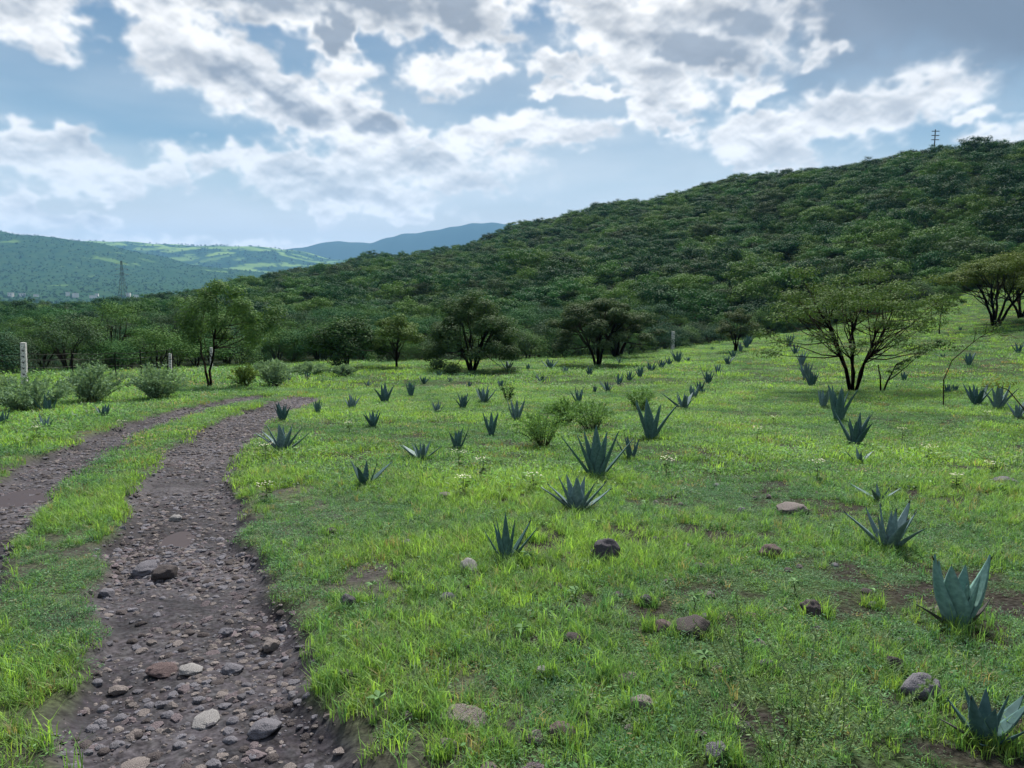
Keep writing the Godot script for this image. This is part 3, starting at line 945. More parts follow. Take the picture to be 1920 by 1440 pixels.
func agave(q: Array, s: int) -> void:
	var r := rng_of(500 + s)
	var d: float = q[1]
	var h: float = q[2] * (1.0 + 0.32 * smoothstep(6.0, 12.0, d))
	var half: float = q[3] * 0.74
	var o := thing("agave", on(q[0], d, 0.02), q[5], "agave", q[6])
	var close := d < 8.0
	if int(q[4]) == 13 and d > 8.0:
		h *= 0.8
	var spine := MB.new()
	spine.tube(PackedVector3Array([Vector3(0, 0.955, 0), Vector3(0, 1.0, 0), Vector3(0, 1.05, 0)]), 0.011, 0.001, 5, Color.WHITE)
	var spine_mesh := spine.mesh(M.spine)
	# each leaf: bearing (0 right, 90 away, 270 towards us), lean from upright, length, width, bend, dry
	var ls: Array = []
	match int(q[4]):
		10:
			ls = [[182, 25, 1.12, .32, -.2], [218, 17, 1.0, .38, -.14], [272, 12, .74, .42, -.05], [318, 18, .84, .36, -.12], [2, 28, 1.12, .33, -.2], [40, 15, .9, .3, -.1], [100, 12, .74, .3, -.1], [140, 17, .95, .28, -.1], [70, 5, .7, .2, 0], [250, 4, .7, .24, 0],
				[192, 50, .74, .2, .1, 1], [350, 46, .6, .18, -.2, 1]]
		11:
			ls = [[205, 24, 1.15, .30, -.08], [262, 17, .95, .36, -.06], [320, 14, 1.12, .28, -.05], [345, 38, 1.15, .30, -.12], [20, 52, 1.2, .26, -.1], [60, 22, 1.0, .26, 0], [120, 20, 1.0, .26, 0], [160, 35, 1.0, .26, 0], [300, 48, .9, .30, -.1], [188, 50, 1.05, .14, .1, 1], [235, 55, .8, .2, .1]]
		12:
			ls = [[190, 28, .86, .14, .05], [200, 9, .95, .13, .0], [265, 4, 1.1, .15, 0], [330, 9, .98, .11, 0], [10, 27, 1.02, .16, -.03], [350, 36, 1.0, .15, .05], [95, 12, .9, .13, 0], [60, 22, .8, .12, 0], [130, 24, .85, .13, 0]]
		13:
			ls = [[183, 46, 1.08, .17, .12], [200, 24, 1.05, .22, .0], [268, 9, .98, .31, 0], [325, 28, .95, .23, 0], [345, 38, 1.1, .18, -.02], [5, 56, 1.05, .16, -.08], [120, 24, 1.0, .2, 0], [60, 26, .95, .2, 0], [90, 8, .9, .2, 0], [172, 38, 1.0, .17, .1], [230, 40, .62, .2, .05]]
		14:
			ls = [[186, 36, 1.1, .15, -.05], [200, 22, 1.02, .17, 0], [262, 5, 1.0, .26, 0], [300, 12, .9, .22, -.02], [345, 20, 1.08, .2, 0], [0, 38, 1.1, .12, -.05], [90, 8, 1.1, .2, 0], [130, 18, 1.0, .18, 0], [50, 18, 1.0, .18, 0]]
		_:
			var st := int(q[4])
			var count: int = [9, 10, 6][st]
			var a0 := r.randf() * 360.0
			var reach: float = rad_to_deg(atan2(half, h)) * [0.95, 1.1, 1.1][st]
			for k in count:
				var lean := lerpf(4.0, reach, pow((k + 0.4) / count, 0.8)) * r.randf_range(0.8, 1.15)
				ls.append([a0 + k * 137.5 + r.randf_range(-14, 14), lean, r.randf_range(0.8, 1.08) / maxf(0.62, cos(deg_to_rad(lean)) + 0.15), r.randf_range(0.17, 0.25), r.randf_range(-0.14, 0.12)])
	var mats := ["agave_a", "agave_b", "agave_c"]
	var own: String = mats[r.randi() % 3] if int(q[4]) < 10 else {10: "agave_d", 11: "agave_c", 12: "agave_a", 13: "agave_b", 14: "agave_a"}[int(q[4])]
	for l in ls:
		var dry: bool = l.size() > 5
		var lf := part("leaf", leaf_of(l[3] * (1.15 if int(q[4]) >= 12 else 1.0), l[4], close, "agave_dry" if dry else own), o)
		var az := deg_to_rad(l[0])
		var outward := Vector3(cos(az), 0, -sin(az))
		var axis := Vector3.UP.cross(outward).normalized()
		var up := Vector3.UP.rotated(axis, deg_to_rad(l[1]))
		var zz := outward.rotated(axis, deg_to_rad(l[1]))
		var len: float = h * l[2]
		lf.transform = Transform3D(Basis(up.cross(zz), up, zz) * Basis.from_scale(Vector3.ONE * len), outward * h * 0.05 - Vector3(0, h * 0.03, 0))
		if close and not dry:
			var sp := part("spine", spine_mesh, lf)
			sp.position = Vector3(0, -0.02, l[4] * 0.62)
		if dry:
			lf.set_meta("label", "shrivelled dark dry leaf")

# ---------------------------------------------------------------- trees and shrubs
func leaves(mb: MB, at: Vector3, rad: Vector3, n: int, l: float, thin: float, a: Color, b: Color, r: RandomNumberGenerator) -> void:
	for k in n:
		var dir := sphere_dir(r)
		var q := pow(r.randf(), 0.45)
		var p := at + Vector3(dir.x * rad.x, dir.y * rad.y, dir.z * rad.z) * q
		var face := (dir * 0.85 + Vector3.UP * 0.75 + sphere_dir(r) * 0.55).normalized()
		var g := face.cross(sphere_dir(r)).normalized()
		var side := g.cross(face).normalized() * l * thin * 0.5
		var ll := l * r.randf_range(0.6, 1.35)
		var c := a.lerp(b, r.randf())
		mb.quad(p - g * ll * 0.5, p + side, p + g * ll * 0.5, p - side, c)

func curve(a: Vector3, b: Vector3, sag: Vector3, n: int, jit: float, r: RandomNumberGenerator) -> PackedVector3Array:
	var p := PackedVector3Array()
	for k in n + 1:
		var t := float(k) / n
		var q := a.lerp(b, t) + sag * 4.0 * t * (1.0 - t)
		if k > 0 and k < n:
			q += sphere_dir(r) * jit
		p.append(q)
	return p

# p: h height, r crown radius, stems, clumps, per (leaves in a clump), leaf, thin, flat, low (height share of the crown's rim), a, b colours, trunk radius, twigs
func tree_meshes(s: int, p: Dictionary) -> Array:
	var r := rng_of(s)
	var wood := MB.new()
	var crown := MB.new()
	var h: float = p.h
	var cr: float = p.r
	var bark := Color(0.040, 0.033, 0.030)
	var stems: Array = []
	var ns: int = p.stems
	for k in ns:
		var az := TAU * (k + r.randf_range(-0.3, 0.3)) / ns
		var out := r.randf_range(0.28, 0.55) if ns > 1 else 0.06
		var end := Vector3(cos(az) * cr * out, h * r.randf_range(0.5, 0.66), sin(az) * cr * out)
		var st: Vector3 = Vector3(cos(az), 0, sin(az)) * p.trunk * (0.8 if ns > 1 else 0.0) + Vector3(0, -0.12, 0)
		var pts := curve(st, end, Vector3(cos(az), 0, sin(az)) * -cr * 0.05, 6, h * 0.012, r)
		wood.tube(pts, p.trunk, p.trunk * 0.5, 6, bark)
		stems.append([pts, az])
	var centres: Array = p.get("custom", [])
	if centres.is_empty():
		for k in int(p.clumps):
			var a := k * 2.39996 + r.randf_range(-0.4, 0.4)
			var q := sqrt((k + 0.5) / p.clumps)
			var dome := 1.0 - q * q
			var y := h * lerpf(p.low, 0.93, pow(dome, 0.6)) + h * r.randf_range(-0.07, 0.05) + h * float(p.get("ragged", 0.03)) * sin(a * 3.0 + q * 9.0)
			if r.randf() < float(p.get("under", 0.25)):
				y -= h * r.randf_range(0.08, 0.22)
			var wob := 1.0 + 0.22 * sin(a * 2.0 + s) + r.randf_range(-0.1, 0.1)
			centres.append(Vector3(cos(a) * q * cr * wob, y, sin(a) * q * cr * wob))
	for c in centres:
		var best: Array = stems[0]
		var least := 99.0
		for st in stems:
			var e: float = Vector2(c.x, c.z).distance_to(Vector2(st[0][5].x, st[0][5].z)) + r.randf() * cr * 0.25
			if e < least:
				least = e; best = st
		var from: Vector3 = best[0][r.randi_range(3, 6)]
		if from.y > c.y + h * 0.1:
			from = best[0][3]
		wood.tube(curve(from, c, Vector3(0, -0.03 * h, 0), 4, h * 0.014, r), p.trunk * 0.38, p.trunk * 0.09, 4, bark)
		var cs: float = cr * p.get("clump", 0.3) * r.randf_range(0.75, 1.25)
		for t in int(p.get("twigs", 0)):
			var e := sphere_dir(r)
			e.y = absf(e.y) * 0.7
			wood.tube(curve(c, c + e * cs * 1.1, Vector3.ZERO, 2, 0.03, r), p.trunk * 0.12, p.trunk * 0.05, 3, bark)
		var g := r.randf_range(0.85, 1.18)
		leaves(crown, c, Vector3(cs, cs * p.flat, cs), int(p.per), p.leaf, p.thin, p.a * g, p.b * g, r)
	return [wood.mesh(M.bark), crown.mesh(M.foliage)]

func tree(called: String, s: int, x: float, d: float, p: Dictionary, label: String, category := "tree", group := "", turn := 0.0) -> Node3D:
	var m := tree_meshes(s, p)
	var o := thing(called, on(x, d), label, category, group, turn)
	part("trunk", m[0], o)
	part("crown", m[1], o)
	return o

func shrub(s: int, x: float, d: float, h: float, w: float, stems: int, per: int, leaf: float, a: Color, b: Color, label: String, called := "shrub", arch := 0.35, group := "") -> void:
	var r := rng_of(s)
	var wood := MB.new()
	var crown := MB.new()
	for k in stems:
		var az := r.randf() * TAU
		var q := sqrt(r.randf())
		var end := Vector3(cos(az) * q * w * 0.5, h * (1.0 - 0.45 * q * q) * r.randf_range(0.7, 1.08), sin(az) * q * w * 0.5)
		var from := Vector3(cos(az) * q * w * 0.08, -0.03, sin(az) * q * w * 0.08)
		var pts := curve(from, end, Vector3(0, h * arch * 0.3, 0), 5, h * 0.012, r)
		wood.tube(pts, 0.002 + 0.004 * minf(w, 1.0) if called != "wispy_herb" else 0.0016, 0.001, 3, Color(0.075, 0.115, 0.05))
		for j in per:
			var t := r.randf_range(0.2, 1.0)
			var f := t * 5.0
			var i0 := mini(int(f), 4)
			var at := pts[i0].lerp(pts[i0 + 1], f - i0)
			var along := (pts[i0 + 1] - pts[i0]).normalized()
			var g := (along * 0.8 + sphere_dir(r)).normalized()
			var l := leaf * r.randf_range(0.6, 1.3)
			var side := g.cross(sphere_dir(r)).normalized() * l * 0.18
			crown.quad(at, at + g * l * 0.5 + side, at + g * l, at + g * l * 0.5 - side, a.lerp(b, r.randf()))
	var o := thing(called, on(x, d), label, "shrub" if called != "wispy_herb" else "plant", group)
	part("stems", wood.mesh(M.bark), o)
	part("foliage", crown.mesh(M.foliage), o)

func make_trees() -> void:
	var ga := Color(0.052, 0.115, 0.032)
	var gb := Color(0.090, 0.165, 0.040)
	var da := Color(0.022, 0.052, 0.024)
	var db := Color(0.054, 0.100, 0.036)
	# the tree beside the track
	var c1: Array = []
	for e in [[0.15, 2.75], [-0.25, 2.55], [0.45, 2.6], [-0.55, 2.2], [0.1, 2.3], [0.55, 2.2], [0.95, 2.25], [1.25, 1.95], [1.55, 1.75], [-0.75, 1.85], [-0.35, 1.75], [0.3, 1.85], [0.8, 1.75], [1.2, 1.6], [0.05, 1.45], [0.95, 1.35], [-0.55, 1.5], [1.6, 2.05]]:
		c1.append(Vector3(e[0] + 0.22, e[1] * 1.07, 0.5 * sin(e[0] * 7.0 + e[1] * 3.0)))
	tree("roadside_tree", 21, -8.87, 22.4, {"h": 3.05, "r": 1.25, "stems": 2, "clumps": 0, "custom": c1, "per": 520, "leaf": 0.095, "thin": 0.4, "flat": 0.75, "low": 0.5, "a": Color(0.045, 0.100, 0.036), "b": Color(0.100, 0.185, 0.052), "trunk": 0.042, "twigs": 1, "clump": 0.32}, "forked slender tree standing alone on the verge left of the track")
	tree("round_tree", 22, -7.4, 34.3, {"h": 2.2, "r": 1.45, "stems": 3, "clumps": 28, "per": 420, "leaf": 0.13, "thin": 0.45, "flat": 0.8, "low": 0.3, "a": da, "b": ga, "trunk": 0.06, "clump": 0.34}, "low dark round tree left of the pale tree at the field's far end")
	tree("pale_tree", 23, -5.17, 34.6, {"h": 2.35, "r": 1.15, "stems": 1, "clumps": 20, "per": 280, "leaf": 0.12, "thin": 0.45, "flat": 0.6, "low": 0.5, "a": Color(0.06, 0.115, 0.034), "b": Color(0.10, 0.165, 0.045), "trunk": 0.06, "clump": 0.34}, "pale yellow-green tree with a single stem between two dark trees")
	tree("thorn_tree", 24, -1.71, 32.8, {"h": 3.25, "r": 2.25, "stems": 7, "clumps": 64, "per": 560, "leaf": 0.13, "thin": 0.3, "flat": 0.65, "low": 0.2, "a": da, "b": Color(0.066, 0.120, 0.042), "trunk": 0.06, "twigs": 1, "under": 0.65, "clump": 0.23}, "big dark spreading thorn tree at the centre of the field's far edge")
	tree("umbrella_tree", 25, 4.37, 39.3, {"h": 3.45, "r": 2.2, "stems": 4, "clumps": 52, "per": 560, "leaf": 0.14, "thin": 0.35, "flat": 0.5, "low": 0.42, "a": da, "b": Color(0.070, 0.108, 0.045), "trunk": 0.075, "under": 0.35, "clump": 0.24}, "dark vase-shaped umbrella tree right of the big spreading thorn tree")
	tree("umbrella_tree", 26, 6.97, 51.0, {"h": 3.6, "r": 2.3, "stems": 4, "clumps": 40, "per": 420, "leaf": 0.16, "thin": 0.35, "flat": 0.45, "low": 0.5, "a": da, "b": db, "trunk": 0.13, "under": 0.35, "clump": 0.26}, "dark umbrella tree half hidden behind the vase-shaped one")
	tree("small_tree", 27, 15.26, 52.4, {"h": 2.75, "r": 1.2, "stems": 4, "clumps": 26, "per": 330, "leaf": 0.13, "thin": 0.35, "flat": 0.7, "low": 0.45, "a": Color(0.045, 0.08, 0.034), "b": Color(0.085, 0.115, 0.055), "trunk": 0.06, "twigs": 2, "under": 0.3, "clump": 0.32}, "small round brownish tree at the end of an agave line")
	tree("big_umbrella_tree", 28, 9.18, 20.6, {"h": 3.35, "r": 2.4, "stems": 6, "clumps": 84, "ragged": 0.1, "per": 190, "leaf": 0.095, "thin": 0.3, "flat": 0.34, "low": 0.5, "a": Color(0.050, 0.100, 0.034), "b": Color(0.100, 0.165, 0.052), "trunk": 0.05, "twigs": 2, "under": 0.55, "clump": 0.2}, "large open umbrella tree with many dark stems in the right field")
	var c2: Array = []
	for e in 9:
		c2.append(Vector3(0.2 + e * 0.16, 0.55 + e * 0.1, 0.12 * sin(e * 2.0)))
	tree("leaning_sapling", 29, 9.85, 20.4, {"h": 1.4, "r": 0.9, "stems": 2, "clumps": 0, "custom": c2, "per": 60, "leaf": 0.07, "thin": 0.35, "flat": 0.4, "low": 0.5, "a": da, "b": ga, "trunk": 0.03, "twigs": 2, "clump": 0.16}, "thin leaning sapling against the right side of the large umbrella tree")
	tree("slope_tree", 30, 28.7, 45.9, {"h": 4.1, "r": 2.9, "stems": 5, "clumps": 48, "per": 420, "leaf": 0.16, "thin": 0.35, "flat": 0.4, "low": 0.6, "a": Color(0.05, 0.085, 0.022), "b": Color(0.10, 0.15, 0.035), "trunk": 0.10, "under": 0.3, "clump": 0.26}, "flat-topped dark-stemmed tree on the right slope")
	tree("slope_tree", 31, 32.6, 49.5, {"h": 4.2, "r": 3.0, "stems": 5, "clumps": 46, "per": 420, "leaf": 0.16, "thin": 0.35, "flat": 0.4, "low": 0.6, "a": Color(0.055, 0.09, 0.022), "b": Color(0.12, 0.17, 0.035), "trunk": 0.10, "under": 0.3, "clump": 0.26}, "flat-topped tree cut by the right edge on the slope")
	tree("slope_sapling", 32, 26.4, 47.6, {"h": 2.6, "r": 1.2, "stems": 1, "clumps": 14, "per": 130, "leaf": 0.14, "thin": 0.35, "flat": 0.5, "low": 0.6, "a": ga, "b": gb, "trunk": 0.05, "clump": 0.3}, "thin-stemmed young tree left of the slope trees")
	# bare arching stems
	var arch := MB.new()
	arch.tube(PackedVector3Array([Vector3(0, -0.05, 0), Vector3(-0.03, 0.55, 0), Vector3(0.1, 0.95, 0.03), Vector3(0.38, 1.22, 0.05), Vector3(0.62, 1.42, 0.05), Vector3(0.86, 1.58, 0.1)]), 0.014, 0.005, 5, Color(0.045, 0.04, 0.032))
	for e in [[Vector3(0.62, 1.42, 0.05), Vector3(1.25, 1.5, 0.1)], [Vector3(0.5, 1.33, 0.05), Vector3(0.5, 1.62, 0.1)], [Vector3(0.8, 1.5, 0.08), Vector3(1.05, 1.75, 0.0)], [Vector3(1.0, 1.47, 0.08), Vector3(1.4, 1.38, 0.1)], [Vector3(0.7, 1.47, 0.06), Vector3(0.76, 1.75, 0.06)]]:
		arch.tube(curve(e[0], e[1], Vector3(0, 0.04, 0), 4, 0.02, rng_of(9)), 0.009, 0.003, 4, Color(0.045, 0.04, 0.032))
	var lf := MB.new()
	leaves(lf, Vector3(1.0, 1.6, 0.05), Vector3(0.45, 0.2, 0.2), 130, 0.06, 0.35, ga, gb, rng_of(3))
	var ao := thing("arching_stem", on(8.88, 15.7), "nearly bare arching stem with thin twigs right of the umbrella tree", "sapling")
	part("trunk", arch.mesh(M.bark), ao)
	part("crown", lf.mesh(M.foliage), ao)
	var arch2 := MB.new()
	arch2.tube(PackedVector3Array([Vector3(0.1, -0.05, 0), Vector3(-0.05, 0.3, 0), Vector3(-0.32, 0.6, 0), Vector3(-0.5, 0.68, 0.0), Vector3(-0.78, 0.66, 0)]), 0.014, 0.004, 5, Color(0.045, 0.04, 0.032))
	var lf2 := MB.new()
	leaves(lf2, Vector3(-0.5, 0.74, 0), Vector3(0.4, 0.12, 0.2), 160, 0.06, 0.35, Color(0.12, 0.17, 0.03), Color(0.2, 0.22, 0.05), rng_of(4))
	ao = thing("arching_stem", on(8.5, 12.6), "drooping stem with yellowish leaves at the right edge", "sapling")
	part("trunk", arch2.mesh(M.bark), ao)
	part("crown", lf2.mesh(M.foliage), ao)
	# grey shrubs on the verge and feathery bushes in the field
	var sa := Color(0.135, 0.225, 0.135)
	var sb := Color(0.225, 0.340, 0.215)
	shrub(41, -9.7, 17.7, 0.95, 1.6, 84, 70, 0.075, sa, sb, "grey-green feathery shrub, middle one along the fence")
	shrub(42, -8.4, 18.1, 0.85, 1.5, 84, 70, 0.075, sa, sb, "rounded grey-green shrub nearest the forked roadside tree")
	shrub(43, -9.68, 15.4, 0.72, 1.7, 84, 70, 0.075, sa, sb, "wide grey-green shrub at the left edge by the white post")
	shrub(46, -7.9, 22.6, 0.75, 0.9, 60, 50, 0.07, Color(0.11, 0.18, 0.05), Color(0.16, 0.24, 0.07), "bright green shrub at the foot of the forked tree")
	shrub(47, -7.2, 23.2, 0.85, 1.1, 70, 50, 0.08, sa, sb, "grey-green shrub right of the forked roadside tree")
	shrub(48, -7.9, 30.0, 0.5, 1.6, 76, 64, 0.09, sa, sb, "low pale shrub before the low dark round tree")
	shrub(49, -9.3, 29.5, 0.6, 1.5, 76, 64, 0.09, sa, sb, "low pale shrub further left beyond the roadside tree")
	shrub(50, -6.5, 29.6, 0.42, 1.0, 70, 50, 0.09, sa, sb, "small pale shrub at the far bend of the track")
	shrub(52, -11.9, 16.9, 0.9, 1.8, 90, 50, 0.08, sa, sb, "pale shrub at the left edge behind the wide one")
	var fa := Color(0.095, 0.190, 0.065)
	var fb := Color(0.17, 0.30, 0.10)
	shrub(53, 0.45, 11.1, 0.52, 1.0, 46, 44, 0.05, fa, fb, "feathery green bush in the middle of the field", "feathery_bush", 0.6)
	shrub(54, 1.35, 12.9, 0.55, 1.0, 40, 36, 0.05, fa, fb, "feathery green bush behind and right of the middle one", "feathery_bush", 0.5)
	shrub(55, 2.72, 16.2, 0.5, 0.9, 36, 36, 0.055, fa, fb, "light green bush behind the curled-leaf agave", "feathery_bush", 0.5)
	shrub(56, 1.0, 13.9, 0.45, 0.9, 50, 40, 0.06, fa, fb, "loose light bush with long arching twigs in mid-field", "feathery_bush", 0.8)
	shrub(57, -0.1, 17.8, 0.5, 0.35, 14, 30, 0.05, da, ga, "thin upright weed in the field below the thorn tree", "feathery_bush", 0.2)
	shrub(58, 0.98, 2.55, 0.58, 0.7, 8, 170, 0.018, Color(0.12, 0.20, 0.09), Color(0.22, 0.31, 0.17), "wispy grey-green herb at the bottom edge, left of two", "wispy_herb", 0.05)
	shrub(59, 1.26, 2.75, 0.46, 0.8, 9, 170, 0.018, Color(0.12, 0.20, 0.09), Color(0.22, 0.31, 0.17), "wispy grey-green herb at the bottom edge, right of two", "wispy_herb", 0.05)
	shrub(60, 1.05, 3.3, 0.34, 0.9, 8, 90, 0.016, Color(0.10, 0.155, 0.07), Color(0.17, 0.24, 0.11), "wispy low herb behind the two at the bottom edge", "wispy_herb", 0.05)

func make_wood() -> void:
	var r := rng_of(60)
	var kinds: Array = []
	var close_kinds: Array = []   # finer leaves for the trees one can tell apart
	var specs := [
		{"h": 4.6, "r": 2.7, "stems": 4, "clumps": 18, "per": 105, "leaf": 0.24, "thin": 0.55, "flat": 0.42, "low": 0.58, "trunk": 0.10, "under": 0.35, "clump": 0.36},
		{"h": 4.2, "r": 2.3, "stems": 3, "clumps": 16, "per": 115, "leaf": 0.24, "thin": 0.55, "flat": 0.62, "low": 0.42, "trunk": 0.09, "under": 0.35, "clump": 0.38},
		{"h": 5.0, "r": 3.1, "stems": 5, "clumps": 22, "per": 100, "leaf": 0.25, "thin": 0.5, "flat": 0.36, "low": 0.6, "trunk": 0.11, "under": 0.3, "clump": 0.33},
		{"h": 3.4, "r": 2.2, "stems": 4, "clumps": 15, "per": 110, "leaf": 0.22, "thin": 0.55, "flat": 0.6, "low": 0.3, "trunk": 0.07, "under": 0.4, "clump": 0.4},
		{"h": 5.4, "r": 2.4, "stems": 3, "clumps": 20, "per": 100, "leaf": 0.24, "thin": 0.5, "flat": 0.55, "low": 0.5, "trunk": 0.10, "under": 0.4, "clump": 0.36},
		{"h": 2.4, "r": 1.7, "stems": 5, "clumps": 16, "per": 110, "leaf": 0.20, "thin": 0.5, "flat": 0.7, "low": 0.14, "trunk": 0.05, "under": 0.3, "clump": 0.42},
		{"h": 4.4, "r": 2.9, "stems": 5, "clumps": 17, "per": 105, "leaf": 0.24, "thin": 0.5, "flat": 0.4, "low": 0.52, "trunk": 0.10, "under": 0.4, "clump": 0.36}]
	for k in specs.size():
		specs[k].a = Color(0.75, 0.78, 0.72); specs[k].b = Color(1.15, 1.12, 1.0)
		var close: Dictionary = specs[k].duplicate()
		close.per = int(close.per * 2.8); close.leaf = close.leaf * 0.55; close.thin = 0.42; close.twigs = 1
		close_kinds.append(tree_meshes(80 + k, close))
		specs[k].leaf *= 0.95; specs[k].per = int(specs[k].per * 1.3); specs[k].thin = 0.6
		kinds.append(tree_meshes(80 + k, specs[k]))
	var tones := [Color(0.029, 0.096, 0.046), Color(0.041, 0.120, 0.047), Color(0.060, 0.146, 0.047), Color(0.029, 0.080, 0.048), Color(0.055, 0.098, 0.056), Color(0.084, 0.170, 0.050)]
	var mats: Array = []
	for c in tones:
		mats.append(surface("wood foliage", 0.7, c.linear_to_srgb(), Color(0.5, 0.5, 0.4), 0.12))
	var spots: Array = []
	var d := 24.0
	while d < 430.0:
		var step := 2.4 if d < 70.0 else 2.85
		var x := -0.96 * d - 4.0
		while x < 0.96 * d + 4.0:
			var px := x + r.randf_range(-0.45, 0.45) * step
			var pd := d + r.randf_range(-0.45, 0.45) * step
			x += step
			var edge := tab(WX, WD, px)
			if pd < edge + 0.8 or pd > tab(HX, CREST_D, px) + 14.0:
				continue
			if r.randf() < 0.05:
				continue
			spots.append([pd, px])
		d += step
	spots.sort_custom(func(p, q): return p[0] < q[0])
	var post_at := Vector2(13.2, 63.3)
	for k in 112:   # bushes filling the edge of the wood
		var bx := lerpf(-30.0, 55.0, (k + r.randf_range(-0.4, 0.4)) / 112.0)
		var bd := tab(WX, WD, bx) + r.randf_range(-0.4, 3.5)
		if absf(bx - post_at.x) < 1.6 and bd < post_at.y + 1.5:
			bd = post_at.y + 2.5
		var bs := r.randf_range(0.55, 1.0)
		var bt := r.randi_range(1, 5)
		var bo := thing("edge_bush", Vector3(bx, land(bx, bd) - 0.05, -bd), "leafy %s bush filling the wood's edge %s" % [["mid green", "bright green", "blackish green", "grey-green", "yellow-green"][bt - 1], "behind the fence" if bx < -9.0 else "beyond the thorn trees" if bx < 8.0 else "near the white post at the hill's foot" if bx < 26.0 else "above the right slope"], "bush", "bushes behind the fence" if bx < -9.0 else "bushes at the far end of the field", r.randf() * TAU)
		bo.scale = Vector3(bs, bs * r.randf_range(0.75, 1.1), bs)
		part("trunk", close_kinds[5][0], bo)
		part("crown", close_kinds[5][1], bo, mats[bt])
	var many := {}
	var made := 0
	for q in spots:
		var px: float = q[1]
		var pd: float = q[0]
		var v: int = [0, 1, 2, 3, 4, 6][r.randi() % 6]
		var near_edge: bool = pd < tab(WX, WD, px) + 6.0
		if near_edge and r.randf() < 0.6:
			v = 5 if r.randf() < 0.65 else 3
		var tone := clampi(int((0.5 + 0.9 * patch_noise.get_noise_2d(px * 1.6, pd * 1.6) + r.randf_range(-0.45, 0.45)) * 6.0), 0, 5)
		var s := lerpf(0.5, 1.25, pow(r.randf(), 1.6))
		if near_edge:
			s *= 0.85
		if pd < 60.0:
			s = minf(s, 1.05)
		s *= lerpf(0.66, 1.0, smoothstep(40.0, 150.0, pd + maxf(0.0, px) * 3.0))
		var tall := s * r.randf_range(0.85, 1.1)
		var turn := r.randf() * TAU
		var at := Vector3(px, land(px, pd) - 0.08, -pd)
		var bas := Basis(Vector3.UP, turn) * Basis.from_scale(Vector3(s, tall, s))
		if made < 285 and absf(px) < 0.70 * pd:
			made += 1
			var look: String = ["dark green", "mid green", "bright green", "blackish green", "grey-green", "yellow-green"][tone]
			var form: String = ["flat-topped", "round", "broad umbrella-shaped", "low round", "tall", "bushy", "wide flat"][v]
			var group := "trees of the wood behind the fence"
			var place := "in the wood behind the wire fence"
			if px > 12.0:
				place = "at the hill's foot above the white post"; group = "trees at the hill's foot"
			elif px > -9.0:
				place = "in the wood beyond the field's far end"; group = "trees of the wood beyond the field"
			elif pd > 42.0:
				place = "deep in the wood behind the wire fence"; group = "trees deep in the left wood"
			var label := "%s %s tree %s" % [form, look, place]
			var o := thing("wood_tree", at, label, "tree", group)
			o.transform = Transform3D(bas, at)
			part("trunk", close_kinds[v][0], o)
			part("crown", close_kinds[v][1], o, mats[tone])
		else:
			if not many.has(v):
				many[v] = [[], []]
			many[v][0].append(Transform3D(bas, at))
			many[v][1].append(tones[tone] * r.randf_range(0.68, 1.08))
	var total := 0
	for v in many:
		total += many[v][0].size()
		stuff("forest", kinds[v][1], many[v][0], many[v][1], "dark green dry forest covering the whole hillside", "forest")
		var white: Array = []
		white.resize(many[v][0].size())
		white.fill(Color.WHITE)
	print("wood: ", made, " single, ", total, " massed")

# ---------------------------------------------------------------- weeds
func make_weeds() -> void:
	var r := rng_of(91)
	var k := 0
	for w in WEEDS:
		var d: float = w.y
		var flower: bool = d > 7.0 and k % 3 != 0
		var stem := MB.new()
		var foliage := MB.new()
		var bloom := MB.new()
		var h := r.randf_range(0.05, 0.10) if not flower else r.randf_range(0.15, 0.25)
		stem.tube(PackedVector3Array([Vector3(0, -0.02, 0), Vector3(0.01, h * 0.5, 0), Vector3(0, h, 0.01)]), 0.004, 0.002, 4, Color(0.05, 0.06, 0.03))
		var n := 6 if not flower else 14
		for j in n:
			var a := j * 2.4 + r.randf_range(-0.3, 0.3)
			var y := h * (1.0 if not flower else r.randf_range(0.2, 0.85))
			var l := r.randf_range(0.035, 0.06) if not flower else r.randf_range(0.05, 0.08)
			var dir := Vector3(cos(a), r.randf_range(-0.25, 0.3), sin(a)).normalized()
			var side := dir.cross(Vector3.UP).normalized() * l * 0.3
			var at := Vector3(0, y, 0)
			var c := Color(0.14, 0.25, 0.11) * r.randf_range(0.8, 1.2) if not flower else Color(0.09, 0.16, 0.05) * r.randf_range(0.8, 1.2)
			var mid := at + dir * l * 0.5 + Vector3(0, 0.006, 0)
			foliage.quad(at, mid + side, at + dir * l, mid - Vector3(0, 0.008, 0), c)
			foliage.quad(at, mid - Vector3(0, 0.008, 0), at + dir * l, mid - side, c)
		if flower:
			for j in 16:
				var a := r.randf() * TAU
				var q := 0.09 * sqrt(r.randf())
				var at := Vector3(cos(a) * q, h + r.randf_range(-0.01, 0.02), sin(a) * q)
				var e := r.randf_range(0.008, 0.014)
				bloom.quad(at + Vector3(-e, 0, 0), at + Vector3(0, 0.003, -e), at + Vector3(e, 0, 0), at + Vector3(0, 0.003, e), Color(0.55, 0.56, 0.45))
		var o := thing("white_flowered_weed" if flower else "broadleaf_seedling", on(w.x, d), ("low weed with tiny white flowers, %s" if flower else "pale broad-leaved seedling in the grass, %s") % ["left of the track" if w.x < -6.0 else "near the bottom edge" if d < 4.0 else "left of the star-shaped agave" if w.x < 0.0 else "around the middle agaves" if w.x < 0.25 * d else "in the right part of the field"], "plant", "white-flowered weeds" if flower else "broad-leaved seedlings")
		o.rotation.y = r.randf() * TAU
		part("stem", stem.mesh(M.bark), o)
		part("foliage", foliage.mesh(M.foliage), o)
		if flower:
			part("blossom", bloom.mesh(M.foliage), o)
		k += 1

